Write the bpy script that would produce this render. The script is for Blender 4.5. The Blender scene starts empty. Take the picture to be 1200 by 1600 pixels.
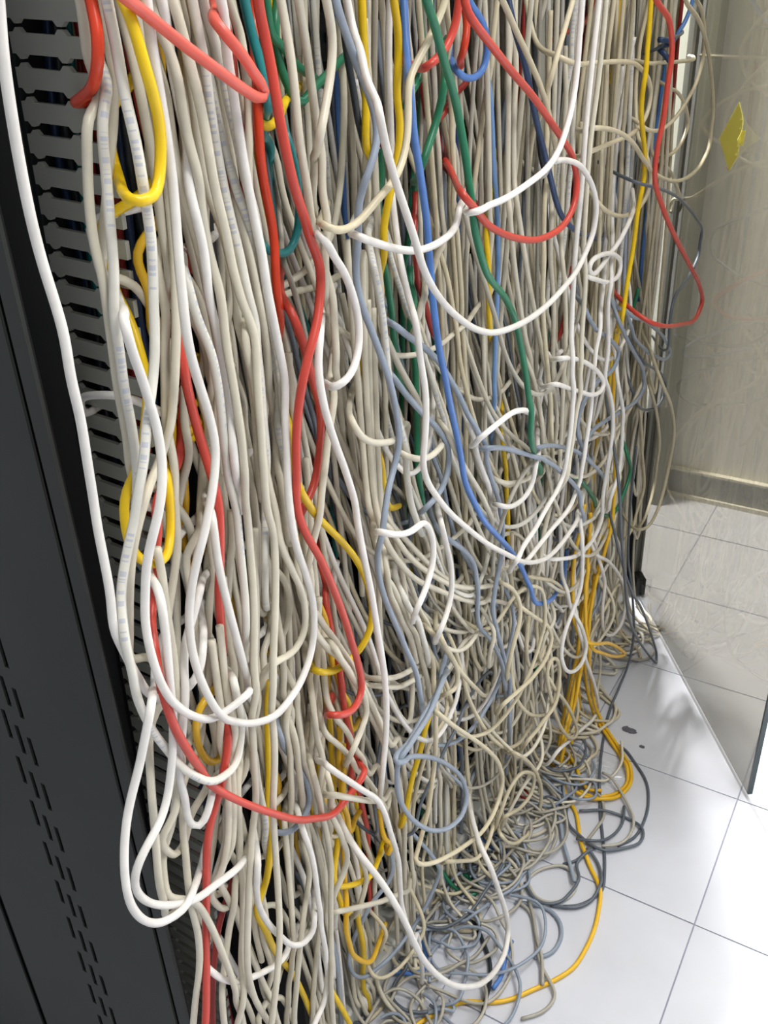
import bpy, math, random
import numpy as np
from mathutils import Matrix, Vector

random.seed(7)
rng = np.random.default_rng(11)
S = bpy.context.scene
COL = S.collection

# ------------------------------------------------------------------ camera
CAM_H = 1.2
PITCH, ROLL, YAW, FPX = 29.7, -2.5, 32.0, 1460.0
a_, p_, r_ = map(math.radians, (YAW, PITCH, ROLL))
fwd = np.array([-math.sin(a_) * math.cos(p_), math.cos(a_) * math.cos(p_), -math.sin(p_)])
rt0 = np.array([math.cos(a_), math.sin(a_), 0.0])
up0 = np.cross(rt0, fwd)
rt = math.cos(r_) * rt0 + math.sin(r_) * up0
up = math.cos(r_) * up0 - math.sin(r_) * rt0
CPOS = np.array([0.0, 0.0, CAM_H])
cd = bpy.data.cameras.new('camera')
cam = bpy.data.objects.new('camera', cd)
COL.objects.link(cam)
cd.sensor_fit = 'VERTICAL'
cd.sensor_height = 24.0
cd.lens = 24.0 * FPX / 1600.0
cd.clip_start = 0.02
m = Matrix.Identity(4)
for i in range(3):
    m[i][0], m[i][1], m[i][2], m[i][3] = rt[i], up[i], -fwd[i], CPOS[i]
cam.matrix_world = m
S.camera = cam

# ------------------------------------------------------------------ light
S.view_settings.view_transform = 'Standard'
S.view_settings.look = 'None'
S.view_settings.gamma = 1.0
S.view_settings.use_curve_mapping = False
S.view_settings.exposure = 0.0
W = bpy.data.worlds.new('room_ambient')
S.world = W
W.use_nodes = True
W.node_tree.nodes['Background'].inputs[0].default_value = (0.93, 0.96, 1.0, 1)
W.node_tree.nodes['Background'].inputs[1].default_value = 0.5


def area(name, loc, target, size, sizey, power, col=(1, 1, 1)):
    l = bpy.data.lights.new(name, 'AREA')
    l.shape = 'RECTANGLE'
    l.size, l.size_y, l.energy, l.color = size, sizey, power, col
    o = bpy.data.objects.new(name, l)
    COL.objects.link(o)
    o.location = loc
    o.rotation_euler = (Vector(target) - Vector(loc)).to_track_quat('-Z', 'Y').to_euler()
    return o


# ceiling tube over the aisle, and one over the passage behind the end of the rack row
area('aisle_ceiling_light', (0.80, 0.40, 2.65), (0.70, 0.40, 0), 0.35, 1.2, 35, (1.0, 0.99, 0.96))
area('added_wall_fill', (0.30, 1.62, 2.65), (0.0, 2.2, 1.05), 0.3, 0.6, 32, (1.0, 0.99, 0.96))  # added fill lamp, aimed to brighten the wall behind the glass
area('passage_ceiling_light', (-0.648, 2.0, 2.6), (-0.55, 2.0, 0), 0.05, 0.10, 230, (1.0, 0.99, 0.97))


# ------------------------------------------------------------------ helpers
def tag(o, label=None, cat=None, group=None, kind=None):
    if label: o['label'] = label
    if cat: o['category'] = cat
    if group: o['group'] = group
    if kind: o['kind'] = kind
    return o


def empty(name, loc=(0, 0, 0)):
    o = bpy.data.objects.new(name, None)
    o.empty_display_size = 0.05
    COL.objects.link(o)
    o.location = loc
    return o


def link_mesh(name, me, mat=None, parent=None, loc=None):
    o = bpy.data.objects.new(name, me)
    COL.objects.link(o)
    if mat and not me.materials: me.materials.append(mat)
    if parent: o.parent = parent
    if loc is not None: o.location = loc
    return o


class MB:
    """collects boxes and prisms into one mesh"""
    def __init__(s): s.v, s.f = [], []

    def box(s, x0, x1, y0, y1, z0, z1):
        b = len(s.v)
        s.v += [(x0, y0, z0), (x1, y0, z0), (x1, y1, z0), (x0, y1, z0), (x0, y0, z1), (x1, y0, z1), (x1, y1, z1), (x0, y1, z1)]
        s.f += [tuple(b + i for i in q) for q in ((0, 3, 2, 1), (4, 5, 6, 7), (0, 1, 5, 4), (1, 2, 6, 5), (2, 3, 7, 6), (3, 0, 4, 7))]
        return s

    def prism_xz(s, pts, y0, y1):
        """outline in x,z (counter-clockwise seen from -y) extruded from y0 (front) to y1"""
        b, n = len(s.v), len(pts)
        s.v += [(x, y0, z) for x, z in pts] + [(x, y1, z) for x, z in pts]
        s.f.append(tuple(b + i for i in range(n)))
        s.f.append(tuple(b + n + i for i in reversed(range(n))))
        for i in range(n):
            j = (i + 1) % n
            s.f.append((b + i, b + n + i, b + n + j, b + j))
        return s

    def mesh(s, name):
        me = bpy.data.meshes.new(name)
        me.from_pydata(s.v, [], s.f)
        me.update()
        return me

    def build(s, name, mat, parent=None, bevel=0.0):
        o = link_mesh(name, s.mesh(name), mat, parent)
        if bevel:
            b = o.modifiers.new('bevel', 'BEVEL')
            b.width, b.segments, b.limit_method = bevel, 2, 'ANGLE'
        return o


def lin(c):
    return tuple(((v / 255.0) / 12.92 if v / 255.0 <= 0.04045 else ((v / 255.0 + 0.055) / 1.055) ** 2.4) for v in c)


def mat(name, rgb, rough=0.5, var=0.0, scale=30.0, bump=0.0, metal=0.0, spec=0.5, objrand=0.0):
    mm = bpy.data.materials.new(name)
    mm.use_nodes = True
    nt = mm.node_tree
    bs = nt.nodes['Principled BSDF']
    c = lin(rgb)
    bs.inputs['Roughness'].default_value = rough
    bs.inputs['Metallic'].default_value = metal
    bs.inputs['Specular IOR Level'].default_value = spec
    bs.inputs['Base Color'].default_value = (*c, 1)
    src = None
    if var or objrand:
        tc = nt.nodes.new('ShaderNodeTexCoord')
        nz = nt.nodes.new('ShaderNodeTexNoise')
        nz.inputs['Scale'].default_value = scale
        nz.inputs['Detail'].default_value = 4
        nt.links.new(tc.outputs['Object'], nz.inputs['Vector'])
        rp = nt.nodes.new('ShaderNodeMapRange')
        rp.inputs['From Min'].default_value, rp.inputs['From Max'].default_value = 0.3, 0.7
        rp.inputs['To Min'].default_value, rp.inputs['To Max'].default_value = 1 - var, 1 + var * 0.4
        nt.links.new(nz.outputs['Fac'], rp.inputs['Value'])
        fac = rp.outputs[0]
        if objrand:
            oi = nt.nodes.new('ShaderNodeObjectInfo')
            r2 = nt.nodes.new('ShaderNodeMapRange')
            r2.inputs['To Min'].default_value, r2.inputs['To Max'].default_value = 1 - objrand, 1 + objrand * 0.5
            nt.links.new(oi.outputs['Random'], r2.inputs['Value'])
            mu = nt.nodes.new('ShaderNodeMath'); mu.operation = 'MULTIPLY'
            nt.links.new(fac, mu.inputs[0]); nt.links.new(r2.outputs[0], mu.inputs[1])
            fac = mu.outputs[0]
        vm = nt.nodes.new('ShaderNodeVectorMath'); vm.operation = 'SCALE'
        vm.inputs[0].default_value = c
        nt.links.new(fac, vm.inputs['Scale'])
        nt.links.new(vm.outputs[0], bs.inputs['Base Color'])
        src = vm
        if bump:
            bp = nt.nodes.new('ShaderNodeBump')
            bp.inputs['Strength'].default_value = bump
            bp.inputs['Distance'].default_value = 0.002
            nt.links.new(nz.outputs['Fac'], bp.inputs['Height'])
            nt.links.new(bp.outputs[0], bs.inputs['Normal'])
    mm['src'] = src.name if src else ''
    return mm


def cable_mat(name, rgb, rough=0.36, printed=None):
    mm = mat('cable_' + name, rgb, rough, var=0.10, scale=60, objrand=0.13, spec=0.45)
    if printed:
        nt = mm.node_tree
        bs = nt.nodes['Principled BSDF']
        uv = nt.nodes.new('ShaderNodeUVMap')
        sp = nt.nodes.new('ShaderNodeSeparateXYZ')
        nt.links.new(uv.outputs[0], sp.inputs[0])
        n1 = nt.nodes.new('ShaderNodeTexNoise'); n1.noise_dimensions = '1D'
        n1.inputs['Scale'].default_value = 260; n1.inputs['Detail'].default_value = 1
        nt.links.new(sp.outputs[0], n1.inputs['W'])
        g1 = nt.nodes.new('ShaderNodeMath'); g1.operation = 'GREATER_THAN'; g1.inputs[1].default_value = 0.53
        nt.links.new(n1.outputs['Fac'], g1.inputs[0])
        n2 = nt.nodes.new('ShaderNodeTexNoise'); n2.noise_dimensions = '1D'
        n2.inputs['Scale'].default_value = 9; n2.inputs['Detail'].default_value = 0
        nt.links.new(sp.outputs[0], n2.inputs['W'])
        g2 = nt.nodes.new('ShaderNodeMath'); g2.operation = 'GREATER_THAN'; g2.inputs[1].default_value = 0.5
        nt.links.new(n2.outputs['Fac'], g2.inputs[0])
        ca = nt.nodes.new('ShaderNodeMath'); ca.operation = 'COMPARE'
        ca.inputs[1].default_value, ca.inputs[2].default_value = 0.5, 0.11
        nt.links.new(sp.outputs[1], ca.inputs[0])
        m1 = nt.nodes.new('ShaderNodeMath'); m1.operation = 'MULTIPLY'
        m2 = nt.nodes.new('ShaderNodeMath'); m2.operation = 'MULTIPLY'
        nt.links.new(g1.outputs[0], m1.inputs[0]); nt.links.new(g2.outputs[0], m1.inputs[1])
        nt.links.new(m1.outputs[0], m2.inputs[0]); nt.links.new(ca.outputs[0], m2.inputs[1])
        sc = nt.nodes.new('ShaderNodeMath'); sc.operation = 'MULTIPLY'; sc.inputs[1].default_value = 0.34
        nt.links.new(m2.outputs[0], sc.inputs[0])
        mx = nt.nodes.new('ShaderNodeMix'); mx.data_type = 'RGBA'
        nt.links.new(sc.outputs[0], mx.inputs[0])
        nt.links.new(nt.nodes[mm['src']].outputs[0], mx.inputs[6])
        mx.inputs[7].default_value = (*lin(printed), 1)
        nt.links.new(mx.outputs[2], bs.inputs['Base Color'])
    return mm


CM = dict(
    w=cable_mat('off_white', (214, 207, 188)), W=cable_mat('white', (236, 232, 226)),
    P=cable_mat('printed_white', (222, 219, 208), printed=(120, 138, 190)),
    c=cable_mat('cream', (208, 197, 168)), s=cable_mat('warm_grey', (176, 171, 158)),
    g=cable_mat('blue_grey', (146, 157, 172)), d=cable_mat('dark_grey', (92, 100, 110)),
    r=cable_mat('red', (206, 72, 58)), p=cable_mat('coral', (226, 100, 86)), R=cable_mat('dark_red', (150, 40, 34)),
    o=cable_mat('orange_red', (210, 62, 30)), y=cable_mat('yellow', (235, 196, 20)), Y=cable_mat('amber', (228, 180, 38)),
    G=cable_mat('green', (34, 118, 84)), t=cable_mat('teal', (34, 130, 132)), b=cable_mat('blue', (84, 128, 198)),
    l=cable_mat('light_blue', (112, 148, 196)), n=cable_mat('navy', (44, 66, 104)), k=cable_mat('black', (38, 46, 52)))


def ray(x, y):
    return rt * ((x - 600.0) / FPX) + up * ((800.0 - y) / FPX) + fwd


def at_depth(x, y, p):
    """point of the vertical sheet X = -p that lies p in front of the aisle line"""
    d = ray(x, y)
    return CPOS + d * (-p / d[0])


def at_floor(x, y, z=0.0):
    d = ray(x, y)
    return CPOS + d * ((z - CAM_H) / d[2])


def at_y(x, y, Y):
    d = ray(x, y)
    return CPOS + d * (Y / d[1])


def spline(P, step=0.008):
    """centripetal Catmull-Rom through P, evenly resampled"""
    P = [np.asarray(q, float) for q in P]
    Q = [P[0]]
    for q in P[1:]:
        if np.linalg.norm(q - Q[-1]) > 1e-4: Q.append(q)
    P = Q
    if len(P) < 3: P = [P[0], (P[0] + P[-1]) / 2, P[-1]]
    P = [2 * P[0] - P[1]] + P + [2 * P[-1] - P[-2]]
    out = []
    for i in range(1, len(P) - 2):
        p0, p1, p2, p3 = P[i - 1:i + 3]
        t0 = 0.0
        t1 = t0 + max(np.linalg.norm(p1 - p0), 1e-6) ** .5
        t2 = t1 + max(np.linalg.norm(p2 - p1), 1e-6) ** .5
        t3 = t2 + max(np.linalg.norm(p3 - p2), 1e-6) ** .5
        n = max(3, int(np.linalg.norm(p2 - p1) / 0.004))
        t = np.linspace(t1, t2, n, endpoint=False)[:, None]
        A1 = (t1 - t) / (t1 - t0) * p0 + (t - t0) / (t1 - t0) * p1
        A2 = (t2 - t) / (t2 - t1) * p1 + (t - t1) / (t2 - t1) * p2
        A3 = (t3 - t) / (t3 - t2) * p2 + (t - t2) / (t3 - t2) * p3
        B1 = (t2 - t) / (t2 - t0) * A1 + (t - t0) / (t2 - t0) * A2
        B2 = (t3 - t) / (t3 - t1) * A2 + (t - t1) / (t3 - t1) * A3
        out.append((t2 - t) / (t2 - t1) * B1 + (t - t1) / (t2 - t1) * B2)
    c = np.vstack(out + [P[-2][None]])
    # smooth a little, then resample
    for _ in range(4):
        c[1:-1] = 0.25 * c[:-2] + 0.5 * c[1:-1] + 0.25 * c[2:]
    L = np.r_[0, np.cumsum(np.linalg.norm(np.diff(c, axis=0), axis=1))]
    n = max(8, int(L[-1] / step))
    s = np.linspace(0, L[-1], n)
    return np.stack([np.interp(s, L, c[:, k]) for k in range(3)], 1), s


def skin(c, r, sides=8):
    s = np.r_[0, np.cumsum(np.linalg.norm(np.diff(c, axis=0), axis=1))]
    T = np.gradient(c, axis=0)
    T /= np.linalg.norm(T, axis=1)[:, None] + 1e-12
    n = len(c)
    N = np.zeros((n, 3))
    # start frame looks to the aisle (+X), so printed lettering faces out
    v = np.array([0.6, -0.8, 0.05])
    v -= T[0] * v.dot(T[0]); v /= np.linalg.norm(v)
    N[0] = v
    for i in range(1, n):
        v = N[i - 1] - T[i] * N[i - 1].dot(T[i])
        N[i] = v / (np.linalg.norm(v) + 1e-12)
    B = np.cross(T, N)
    ang = np.pi + np.arange(sides) * 2 * np.pi / sides
    V = c[:, None, :] + r * (np.cos(ang)[None, :, None] * N[:, None, :] + np.sin(ang)[None, :, None] * B[:, None, :])
    V = V.reshape(-1, 3)
    i = np.arange(n - 1)[:, None] * sides
    j = np.arange(sides)[None, :]
    k = (j + 1) % sides
    F = np.stack([i + j, i + k, i + sides + k, i + sides + j], -1).reshape(-1, 4)
    # uv: metres along the cable, turn around it
    u0 = np.broadcast_to(s[:-1, None], (n - 1, sides)); u1 = np.broadcast_to(s[1:, None], (n - 1, sides))
    v0 = np.broadcast_to(j / sides, (n - 1, sides)); v1 = np.broadcast_to((j + 1) / sides, (n - 1, sides))
    UV = np.stack([np.stack([u0, v0], -1), np.stack([u0, v1], -1), np.stack([u1, v1], -1), np.stack([u1, v0], -1)], 2).reshape(-1, 2)
    cq = {8: [(0, 1, 2, 3), (0, 3, 4, 7), (4, 5, 6, 7)], 6: [(0, 1, 2, 3), (0, 3, 4, 5)]}.get(sides, [])
    if cq:
        e = (n - 1) * sides
        C = np.array([q[::-1] for q in cq] + [tuple(e + v for v in q) for q in cq])
        F = np.vstack([F, C]); UV = np.vstack([UV, np.zeros((len(C) * 4, 2))])
    caps = None
    return V, F, UV, caps


def mesh_from(name, parts, mats):
    """parts: list of (V, F, UV, caps, material index)"""
    me = bpy.data.meshes.new(name)
    nv = sum(len(q[0]) for q in parts); nq = sum(len(q[1]) for q in parts)
    V = np.vstack([q[0] for q in parts])
    off, FF, MI = 0, [], []
    for q in parts:
        FF.append(q[1] + off); off += len(q[0]); MI.append(np.full(len(q[1]), q[4]))
    FF = np.vstack(FF)
    me.vertices.add(nv); me.vertices.foreach_set('co', V.astype(np.float32).ravel())
    me.loops.add(nq * 4); me.polygons.add(nq)
    me.loops.foreach_set('vertex_index', FF.astype(np.int32).ravel())
    me.polygons.foreach_set('loop_start', np.arange(nq, dtype=np.int32) * 4)
    me.polygons.foreach_set('material_index', np.concatenate(MI).astype(np.int32))
    me.update(calc_edges=True)
    uvl = me.uv_layers.new(name='UVMap')
    uvl.data.foreach_set('uv', np.vstack([q[2] for q in parts]).astype(np.float32).ravel())
    me.polygons.foreach_set('use_smooth', np.ones(nq, dtype=bool))
    for q in mats: me.materials.append(q)
    me.validate()
    return me


CABLE_COUNT = 0
ALL = []


SPECS = []


def cable(pts, col, r=0.0031, label=None, group=None, sides=8, name='network_cable', cat='cable', fixed=False):
    """lay out one cable; it is built once all of them have been laid against each other"""
    global CABLE_COUNT
    CABLE_COUNT += 1
    c = spline([np.asarray(q, float) for q in pts], 0.006)[0]
    SPECS.append(dict(c=c, col=col, r=r, label=label, group=group, sides=sides, name=name, cat=cat, fixed=fixed))


def deep_cable(pts, col, r):
    SPECS.append(dict(c=spline([np.asarray(q, float) for q in pts], 0.008)[0], col=col, r=r, deep=True, fixed=False))


# ================================================================== setting
TILE = 0.2695
TX0, TY0 = -0.102, 0.957          # a joint crossing
M_tile = mat('pale_floor_tile', (204, 206, 214), 0.33, var=0.07, scale=9, spec=0.5)
M_grout = mat('grey_joint', (150, 152, 168), 0.9)
fl = MB().box(-1.5, 2.6, -1.2, 2.22, -0.05, -0.0016).build('floor', M_grout)
tag(fl, 'white square floor tiles with thin grey joints', kind='structure')
tm = MB().box(-TILE / 2 + 0.0011, TILE / 2 - 0.0011, -TILE / 2 + 0.0011, TILE / 2 - 0.0011, -0.008, 0.0).mesh('tile')
tm.materials.append(M_tile)
for i in range(-4, 10):
    for j in range(-8, 5):
        x, y = TX0 + (i + .5) * TILE, TY0 + (j + .5) * TILE
        if x - TILE / 2 < -1.3 or y + TILE / 2 > 2.32: continue
        if y + TILE / 2 > 2.215:          # cut row along the wall
            h = 2.215 - (y - TILE / 2)
            me = MB().box(-TILE / 2 + .0011, TILE / 2 - .0011, -TILE / 2 + .0011, -TILE / 2 + h - 0.001, -0.008, 0).mesh('tile')
            o = link_mesh('tile', me, M_tile, fl, (x, y, 0))
        else:
            o = link_mesh('tile', tm, None, fl, (x, y, rng.uniform(-.0003, .0003)))

M_wall = mat('cream_wall', (240, 238, 230), 0.7, var=0.04, scale=5)
tag(MB().box(-1.5, 2.6, 2.215, 2.30, 0, 2.75).build('wall_back', M_wall), 'plain cream wall behind the glass door', kind='structure')
M_base = mat('grey_skirting', (176, 176, 172), 0.5)
M_basel = mat('skirting_lip', (226, 222, 208), 0.45)
bb = MB().box(-1.5, 2.6, 2.203, 2.215, 0.0, 0.075).build('baseboard_back', M_base)
tag(bb, 'grey skirting along the wall behind the glass', kind='structure')
MB().box(-1.5, 2.6, 2.196, 2.2149, 0.0, 0.012).build('lower_lip', M_basel, bb)
MB().box(-1.5, 2.6, 2.199, 2.2149, 0.075, 0.081).build('upper_lip', M_basel, bb)

tag(MB().box(-0.66, -0.50, 2.13, 2.195, 0.0, 2.4).build('trim_1', mat('grey_pilaster', (150, 150, 140), 0.6)), 'grey pilaster on the wall behind the end of the rack', kind='structure')
# ---- glass door, hinged at the end of the rack row and standing open
GH, GN = np.array([-0.446, 1.753]), np.array([-0.086, 1.235])
GL = float(np.linalg.norm(GN - GH))
GA = math.atan2(GN[1] - GH[1], GN[0] - GH[0])
door = empty('door_1', (GH[0], GH[1], 0))
door.rotation_euler.z = GA
tag(door, 'open tinted glass door beside the cables', kind='structure')
M_glass = bpy.data.materials.new('bronze_glass'); M_glass.use_nodes = True
nt = M_glass.node_tree; nt.nodes.clear()
out = nt.nodes.new('ShaderNodeOutputMaterial'); tr = nt.nodes.new('ShaderNodeBsdfTransparent')
tr.inputs[0].default_value = (0.48, 0.468, 0.436, 1)
gl = nt.nodes.new('ShaderNodeBsdfGlossy'); gl.inputs['Roughness'].default_value = 0.03
gl.inputs[0].default_value = (0.95, 0.95, 0.95, 1)
lw = nt.nodes.new('ShaderNodeLayerWeight'); lw.inputs[0].default_value = 0.5
pw = nt.nodes.new('ShaderNodeMath'); pw.operation = 'POWER'; pw.inputs[1].default_value = 5.0
nt.links.new(lw.outputs['Facing'], pw.inputs[0])
fr = nt.nodes.new('ShaderNodeMath'); fr.operation = 'MULTIPLY_ADD'; fr.inputs[1].default_value = 0.96; fr.inputs[2].default_value = 0.04
nt.links.new(pw.outputs[0], fr.inputs[0])
mx = nt.nodes.new('ShaderNodeMixShader')
nt.links.new(fr.outputs[0], mx.inputs[0]); nt.links.new(tr.outputs[0], mx.inputs[1]); nt.links.new(gl.outputs[0], mx.inputs[2])
nt.links.new(mx.outputs[0], out.inputs[0])
MB().box(0.012, GL - 0.004, -0.004, 0.004, 0.012, 2.05).build('glass_pane', M_glass, door)
M_black = mat('black_plastic', (26, 28, 30), 0.5)
M_edge = mat('dark_glass_edge', (48, 62, 64), 0.25)
MB().box(GL - 0.004, GL, -0.004, 0.004, 0.012, 2.05).build('edge_strip', M_edge, door)
MB().box(-0.012, 0.045, -0.011, 0.011, 0.004, 0.045).build('pivot_shoe', M_black, door, 0.002)
MB().box(-0.012, 0.012, -0.009, 0.009, 0.045, 2.05).build('hinge_rail', mat('grey_rail', (132, 132, 122), 0.5), door)

# paper note stuck to the glass
M_note = mat('yellow_paper', (244, 236, 132), 0.8, var=0.05, scale=40)
M_note2 = mat('yellow_paper_fold', (248, 242, 160), 0.8)
note = empty('paper_note', (GH[0] + .347 * (GN[0] - GH[0]), GH[1] + .347 * (GN[1] - GH[1]), 0.971))
note.rotation_euler.z = GA
tag(note, 'yellow square paper note stuck cornerwise on the glass', 'note')
for mm in (M_note, M_note2):
    nt = mm.node_tree
    tl = nt.nodes.new('ShaderNodeBsdfTranslucent'); tl.inputs[0].default_value = (*lin((250, 246, 170)), 1)
    ms = nt.nodes.new('ShaderNodeMixShader'); ms.inputs[0].default_value = 0.5
    nt.links.new(nt.nodes['Principled BSDF'].outputs[0], ms.inputs[1]); nt.links.new(tl.outputs[0], ms.inputs[2])
    nt.links.new(ms.outputs[0], nt.nodes['Material Output'].inputs[0])
pts = [(-0.055, -0.010), (-0.002, -0.050), (0.052, 0.004), (0.001, 0.049)]
N = 8
vs, fs = [], []
for i in range(N + 1):
    for j in range(N + 1):
        u, v = i / N, j / N
        a = np.array(pts[0]) * (1 - u) * (1 - v) + np.array(pts[1]) * u * (1 - v) + np.array(pts[2]) * u * v + np.array(pts[3]) * (1 - u) * v
        curl = 0.010 * max(0, u + v - 1.35) ** 2 * 4
        vs.append((a[0], -0.0052 - curl, a[1]))
for i in range(N):
    for j in range(N):
        b = i * (N + 1) + j
        fs.append((b, b + N + 1, b + N + 2, b + 1))
me = bpy.data.meshes.new('paper'); me.from_pydata(vs, [], fs); me.update()
o = link_mesh('paper', me, M_note, note)
so = o.modifiers.new('thick', 'SOLIDIFY'); so.thickness = 0.0004
f2 = MB().prism_xz([(0.026, -0.006), (0.046, -0.006), (0.048, 0.016), (0.036, 0.014)], -0.0098, -0.0092).build('folded_flap', M_note2, note)

# ================================================================== cabinet and rack
M_dark = mat('charcoal_steel', (50, 53, 51), 0.55, var=0.10, scale=12, spec=0.35)
M_dark2 = mat('dark_steel', (38, 40, 42), 0.6, var=0.1, scale=10, spec=0.3)
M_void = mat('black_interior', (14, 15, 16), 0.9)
M_post = mat('grey_post', (168, 168, 156), 0.5, var=0.05, scale=15)
YP = 0.42                                       # face of the duct
YC = 0.350                                      # face of the cabinet
cab = empty('steel_cabinet', (-0.75, YC + .1, 0))
tag(cab, 'dark grey steel cabinet with columns of slots at the end of the rack row', 'cabinet')


def cpart(mb, name, mt, bevel=0.0):
    o = mb.build(name, mt, None, bevel)
    o.data.transform(Matrix.Translation((0.75, -(YC + .1), 0)))
    o.parent = cab
    return o


cpart(MB().box(-0.478, -0.465, YC - 0.002, YC + 0.001, 0, 2.0), 'corner_post', M_dark)
cpart(MB().box(-0.62, -0.44, YP + 0.066, YP + 0.08, 0, 2.0), 'recess_panel', M_dark2)
# slotted panel: solid strips and three columns of real slots
mb = MB()
SW = 0.0055
colsx = [-0.6151, -0.6022, -0.5893]
zs = [0.4844, 0.4717, 0.4632]
edges = [-0.730]
for c in colsx: edges += [c - SW / 2, c + SW / 2]
edges += [-0.486]
PV = 0.0549
for k in range(0, len(edges), 2):
    mb.box(edges[k], edges[k + 1], YC, YC + 0.002, 0, 2.0)
for c, z0 in zip(colsx, zs):
    zz = 0.0
    z = z0 - PV * 9
    while z < 1.25:
        lo, hi = z - 0.0165, z + 0.0165
        if lo > 0.02:
            mb.box(c - SW / 2, c + SW / 2, YC, YC + 0.002, zz, lo); zz = hi
        z += PV
    mb.box(c - SW / 2, c + SW / 2, YC, YC + 0.002, zz, 2.0)
cpart(mb, 'slotted_panel', M_dark)
cpart(MB().box(-1.2, -0.7405, YC, YC + 0.002, 0, 2.0), 'side_panel', M_dark)
cpart(MB().box(-1.2, -0.475, YC + 0.006, YC + 0.010, 0, 2.0), 'inner_wall', M_void)

# ---- slotted wiring duct, leaning a little
duct = empty('wiring_duct', (-0.498, YP, 0.70))
duct.rotation_euler.y = math.radians(3.2)
tag(duct, 'grey slotted wiring duct with rows of fingers beside the cables', 'duct')
M_duct = mat('grey_duct_plastic', (172, 174, 165), 0.5, var=0.05, scale=40)
DW = 0.036
PIT = 0.0188


def finger_outline():
    h = 0.0057
    L, R = -DW, DW
    n1, n2 = -0.029, 0.007
    pts = [(L, -h), (n1 - .004, -h), (n1 - .0012, -h - .0027), (n1 + .0012, -h - .0027), (n1 + .004, -h),
           (n2 - .005, -h), (n2 - .002, -h - .0030), (n2 + .002, -h - .0030), (n2 + .005, -h), (R, -h)]
    top = [(x, -z) for x, z in reversed(pts)]
    pts = pts
    return pts + top


fm = MB().prism_xz(finger_outline(), -0.002, 0.0015).mesh('finger')
fm.materials.append(M_duct)
for k in range(-31, 32):
    link_mesh('finger', fm, None, duct, (0, 0, k * PIT + 0.0042))
MB().box(-DW - 0.004, -DW, -0.002, 0.06, -0.62, 0.62).build('side_wall', M_dark2, duct)  # inside of the duct coloured dark for the shade behind the fingers
MB().box(-0.13, -DW - 0.004, 0.0, 0.003, -0.68, 0.62).build('mounting_flange', mat('flange_grey', (92, 96, 92), .55), duct)
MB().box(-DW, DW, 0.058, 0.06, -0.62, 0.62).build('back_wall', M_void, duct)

# cables running inside the duct, glimpsed through the slots
for k, (cx, c) in enumerate(zip((-0.030, -0.022, -0.014, -0.009, -0.001, 0.005, 0.011, 0.018, 0.028), 'nktcRRRnk')):
    pts = [(-0.498 + cx + .056 * (z - .70) + rng.uniform(-.002, .002), YP + 0.02 + rng.uniform(-.006, .008), z) for z in np.linspace(0.12, 1.3, 14)]
    cable(pts, c, 0.0031, 'network cable running inside the grey slotted duct', 'cables inside the duct', 6, fixed=True)

# ---- open rack behind the cable curtain
rack = empty('equipment_rack', (-0.65, 1.1, 0))
tag(rack, 'open equipment rack behind the curtain of cables', 'rack')


def rpart(mb, name, mt, bevel=0.0):
    o = mb.build(name, mt, None, bevel)
    o.data.transform(Matrix.Translation((0.65, -1.1, 0)))
    o.parent = rack
    return o


rpart(MB().box(-1.0, -0.98, 0.52, 1.75, 0, 2.0), 'back_panel', M_void)
rpart(MB().box(-0.98, -0.47, 0.52, 1.75, 1.97, 2.0), 'top_panel', M_dark2)
rpart(MB().box(-0.98, -0.47, 0.52, 1.75, 0, 0.02), 'bottom_panel', M_dark2)
for (x0, x1, y0, y1) in ((-0.62, -0.58, 0.60, 0.64), (-0.60, -0.56, 1.36, 1.42), (-0.490, -0.458, 1.098, 1.148)):
    rpart(MB().box(x0, x1, y0, y1, 0.02, 1.97), 'post', M_post if y0 > 1.0 else M_dark2, .002)
rpart(MB().box(-0.98, -0.473, 1.735, 1.75, 0, 2.0), 'end_panel', M_post)
rpart(MB().box(-0.52, -0.4555, 1.7505, 1.758, 0, 0.42), 'kick_plate', M_dark2)
for x0, y0, y1 in ((-0.507, 1.68, 1.735), (-0.489, 1.705, 1.735)):
    rpart(MB().box(x0, x0 + 0.016, y0, y1, 0.02, 1.97), 'end_post', M_post, .002)
# patch panels and switches seen in the gaps
M_port = mat('port_black', (10, 10, 12), 0.4)
M_pp = mat('black_panel', (40, 42, 44), 0.45)
pm = MB().box(-0.006, 0.006, -0.0055, 0.0055, -0.0045, 0.0045).mesh('port'); pm.materials.append(M_port)
for q, z in enumerate((1.30, 1.15, 1.0, 0.85, 0.70, 0.55, 0.40, 0.25)):
    t = empty('patch_panel', (-0.60, 0.97, z))
    tag(t, 'black patch panel mounted in the rack behind the cables', 'patch panel', 'patch panels behind the cables')
    MB().box(-0.10, 0.0, -0.32, 0.32, -0.022, 0.022).build('panel_body', M_pp if q % 2 else M_dark, t, .001)
    for i in range(20):
        link_mesh('port', pm, None, t, (0.001, -0.29 + i * 0.030 + (i // 5) * .002, 0.0))

# pale floor trunking along the foot of the rack
tag(MB().box(-0.50, -0.445, 0.50, 1.70, 0.0, 0.045).build('floor_trunking', mat('pale_trunking', (196, 196, 190), 0.5, var=.06, scale=12), None, .004),
    'pale plastic floor trunking at the foot of the rack', 'trunking')

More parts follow.
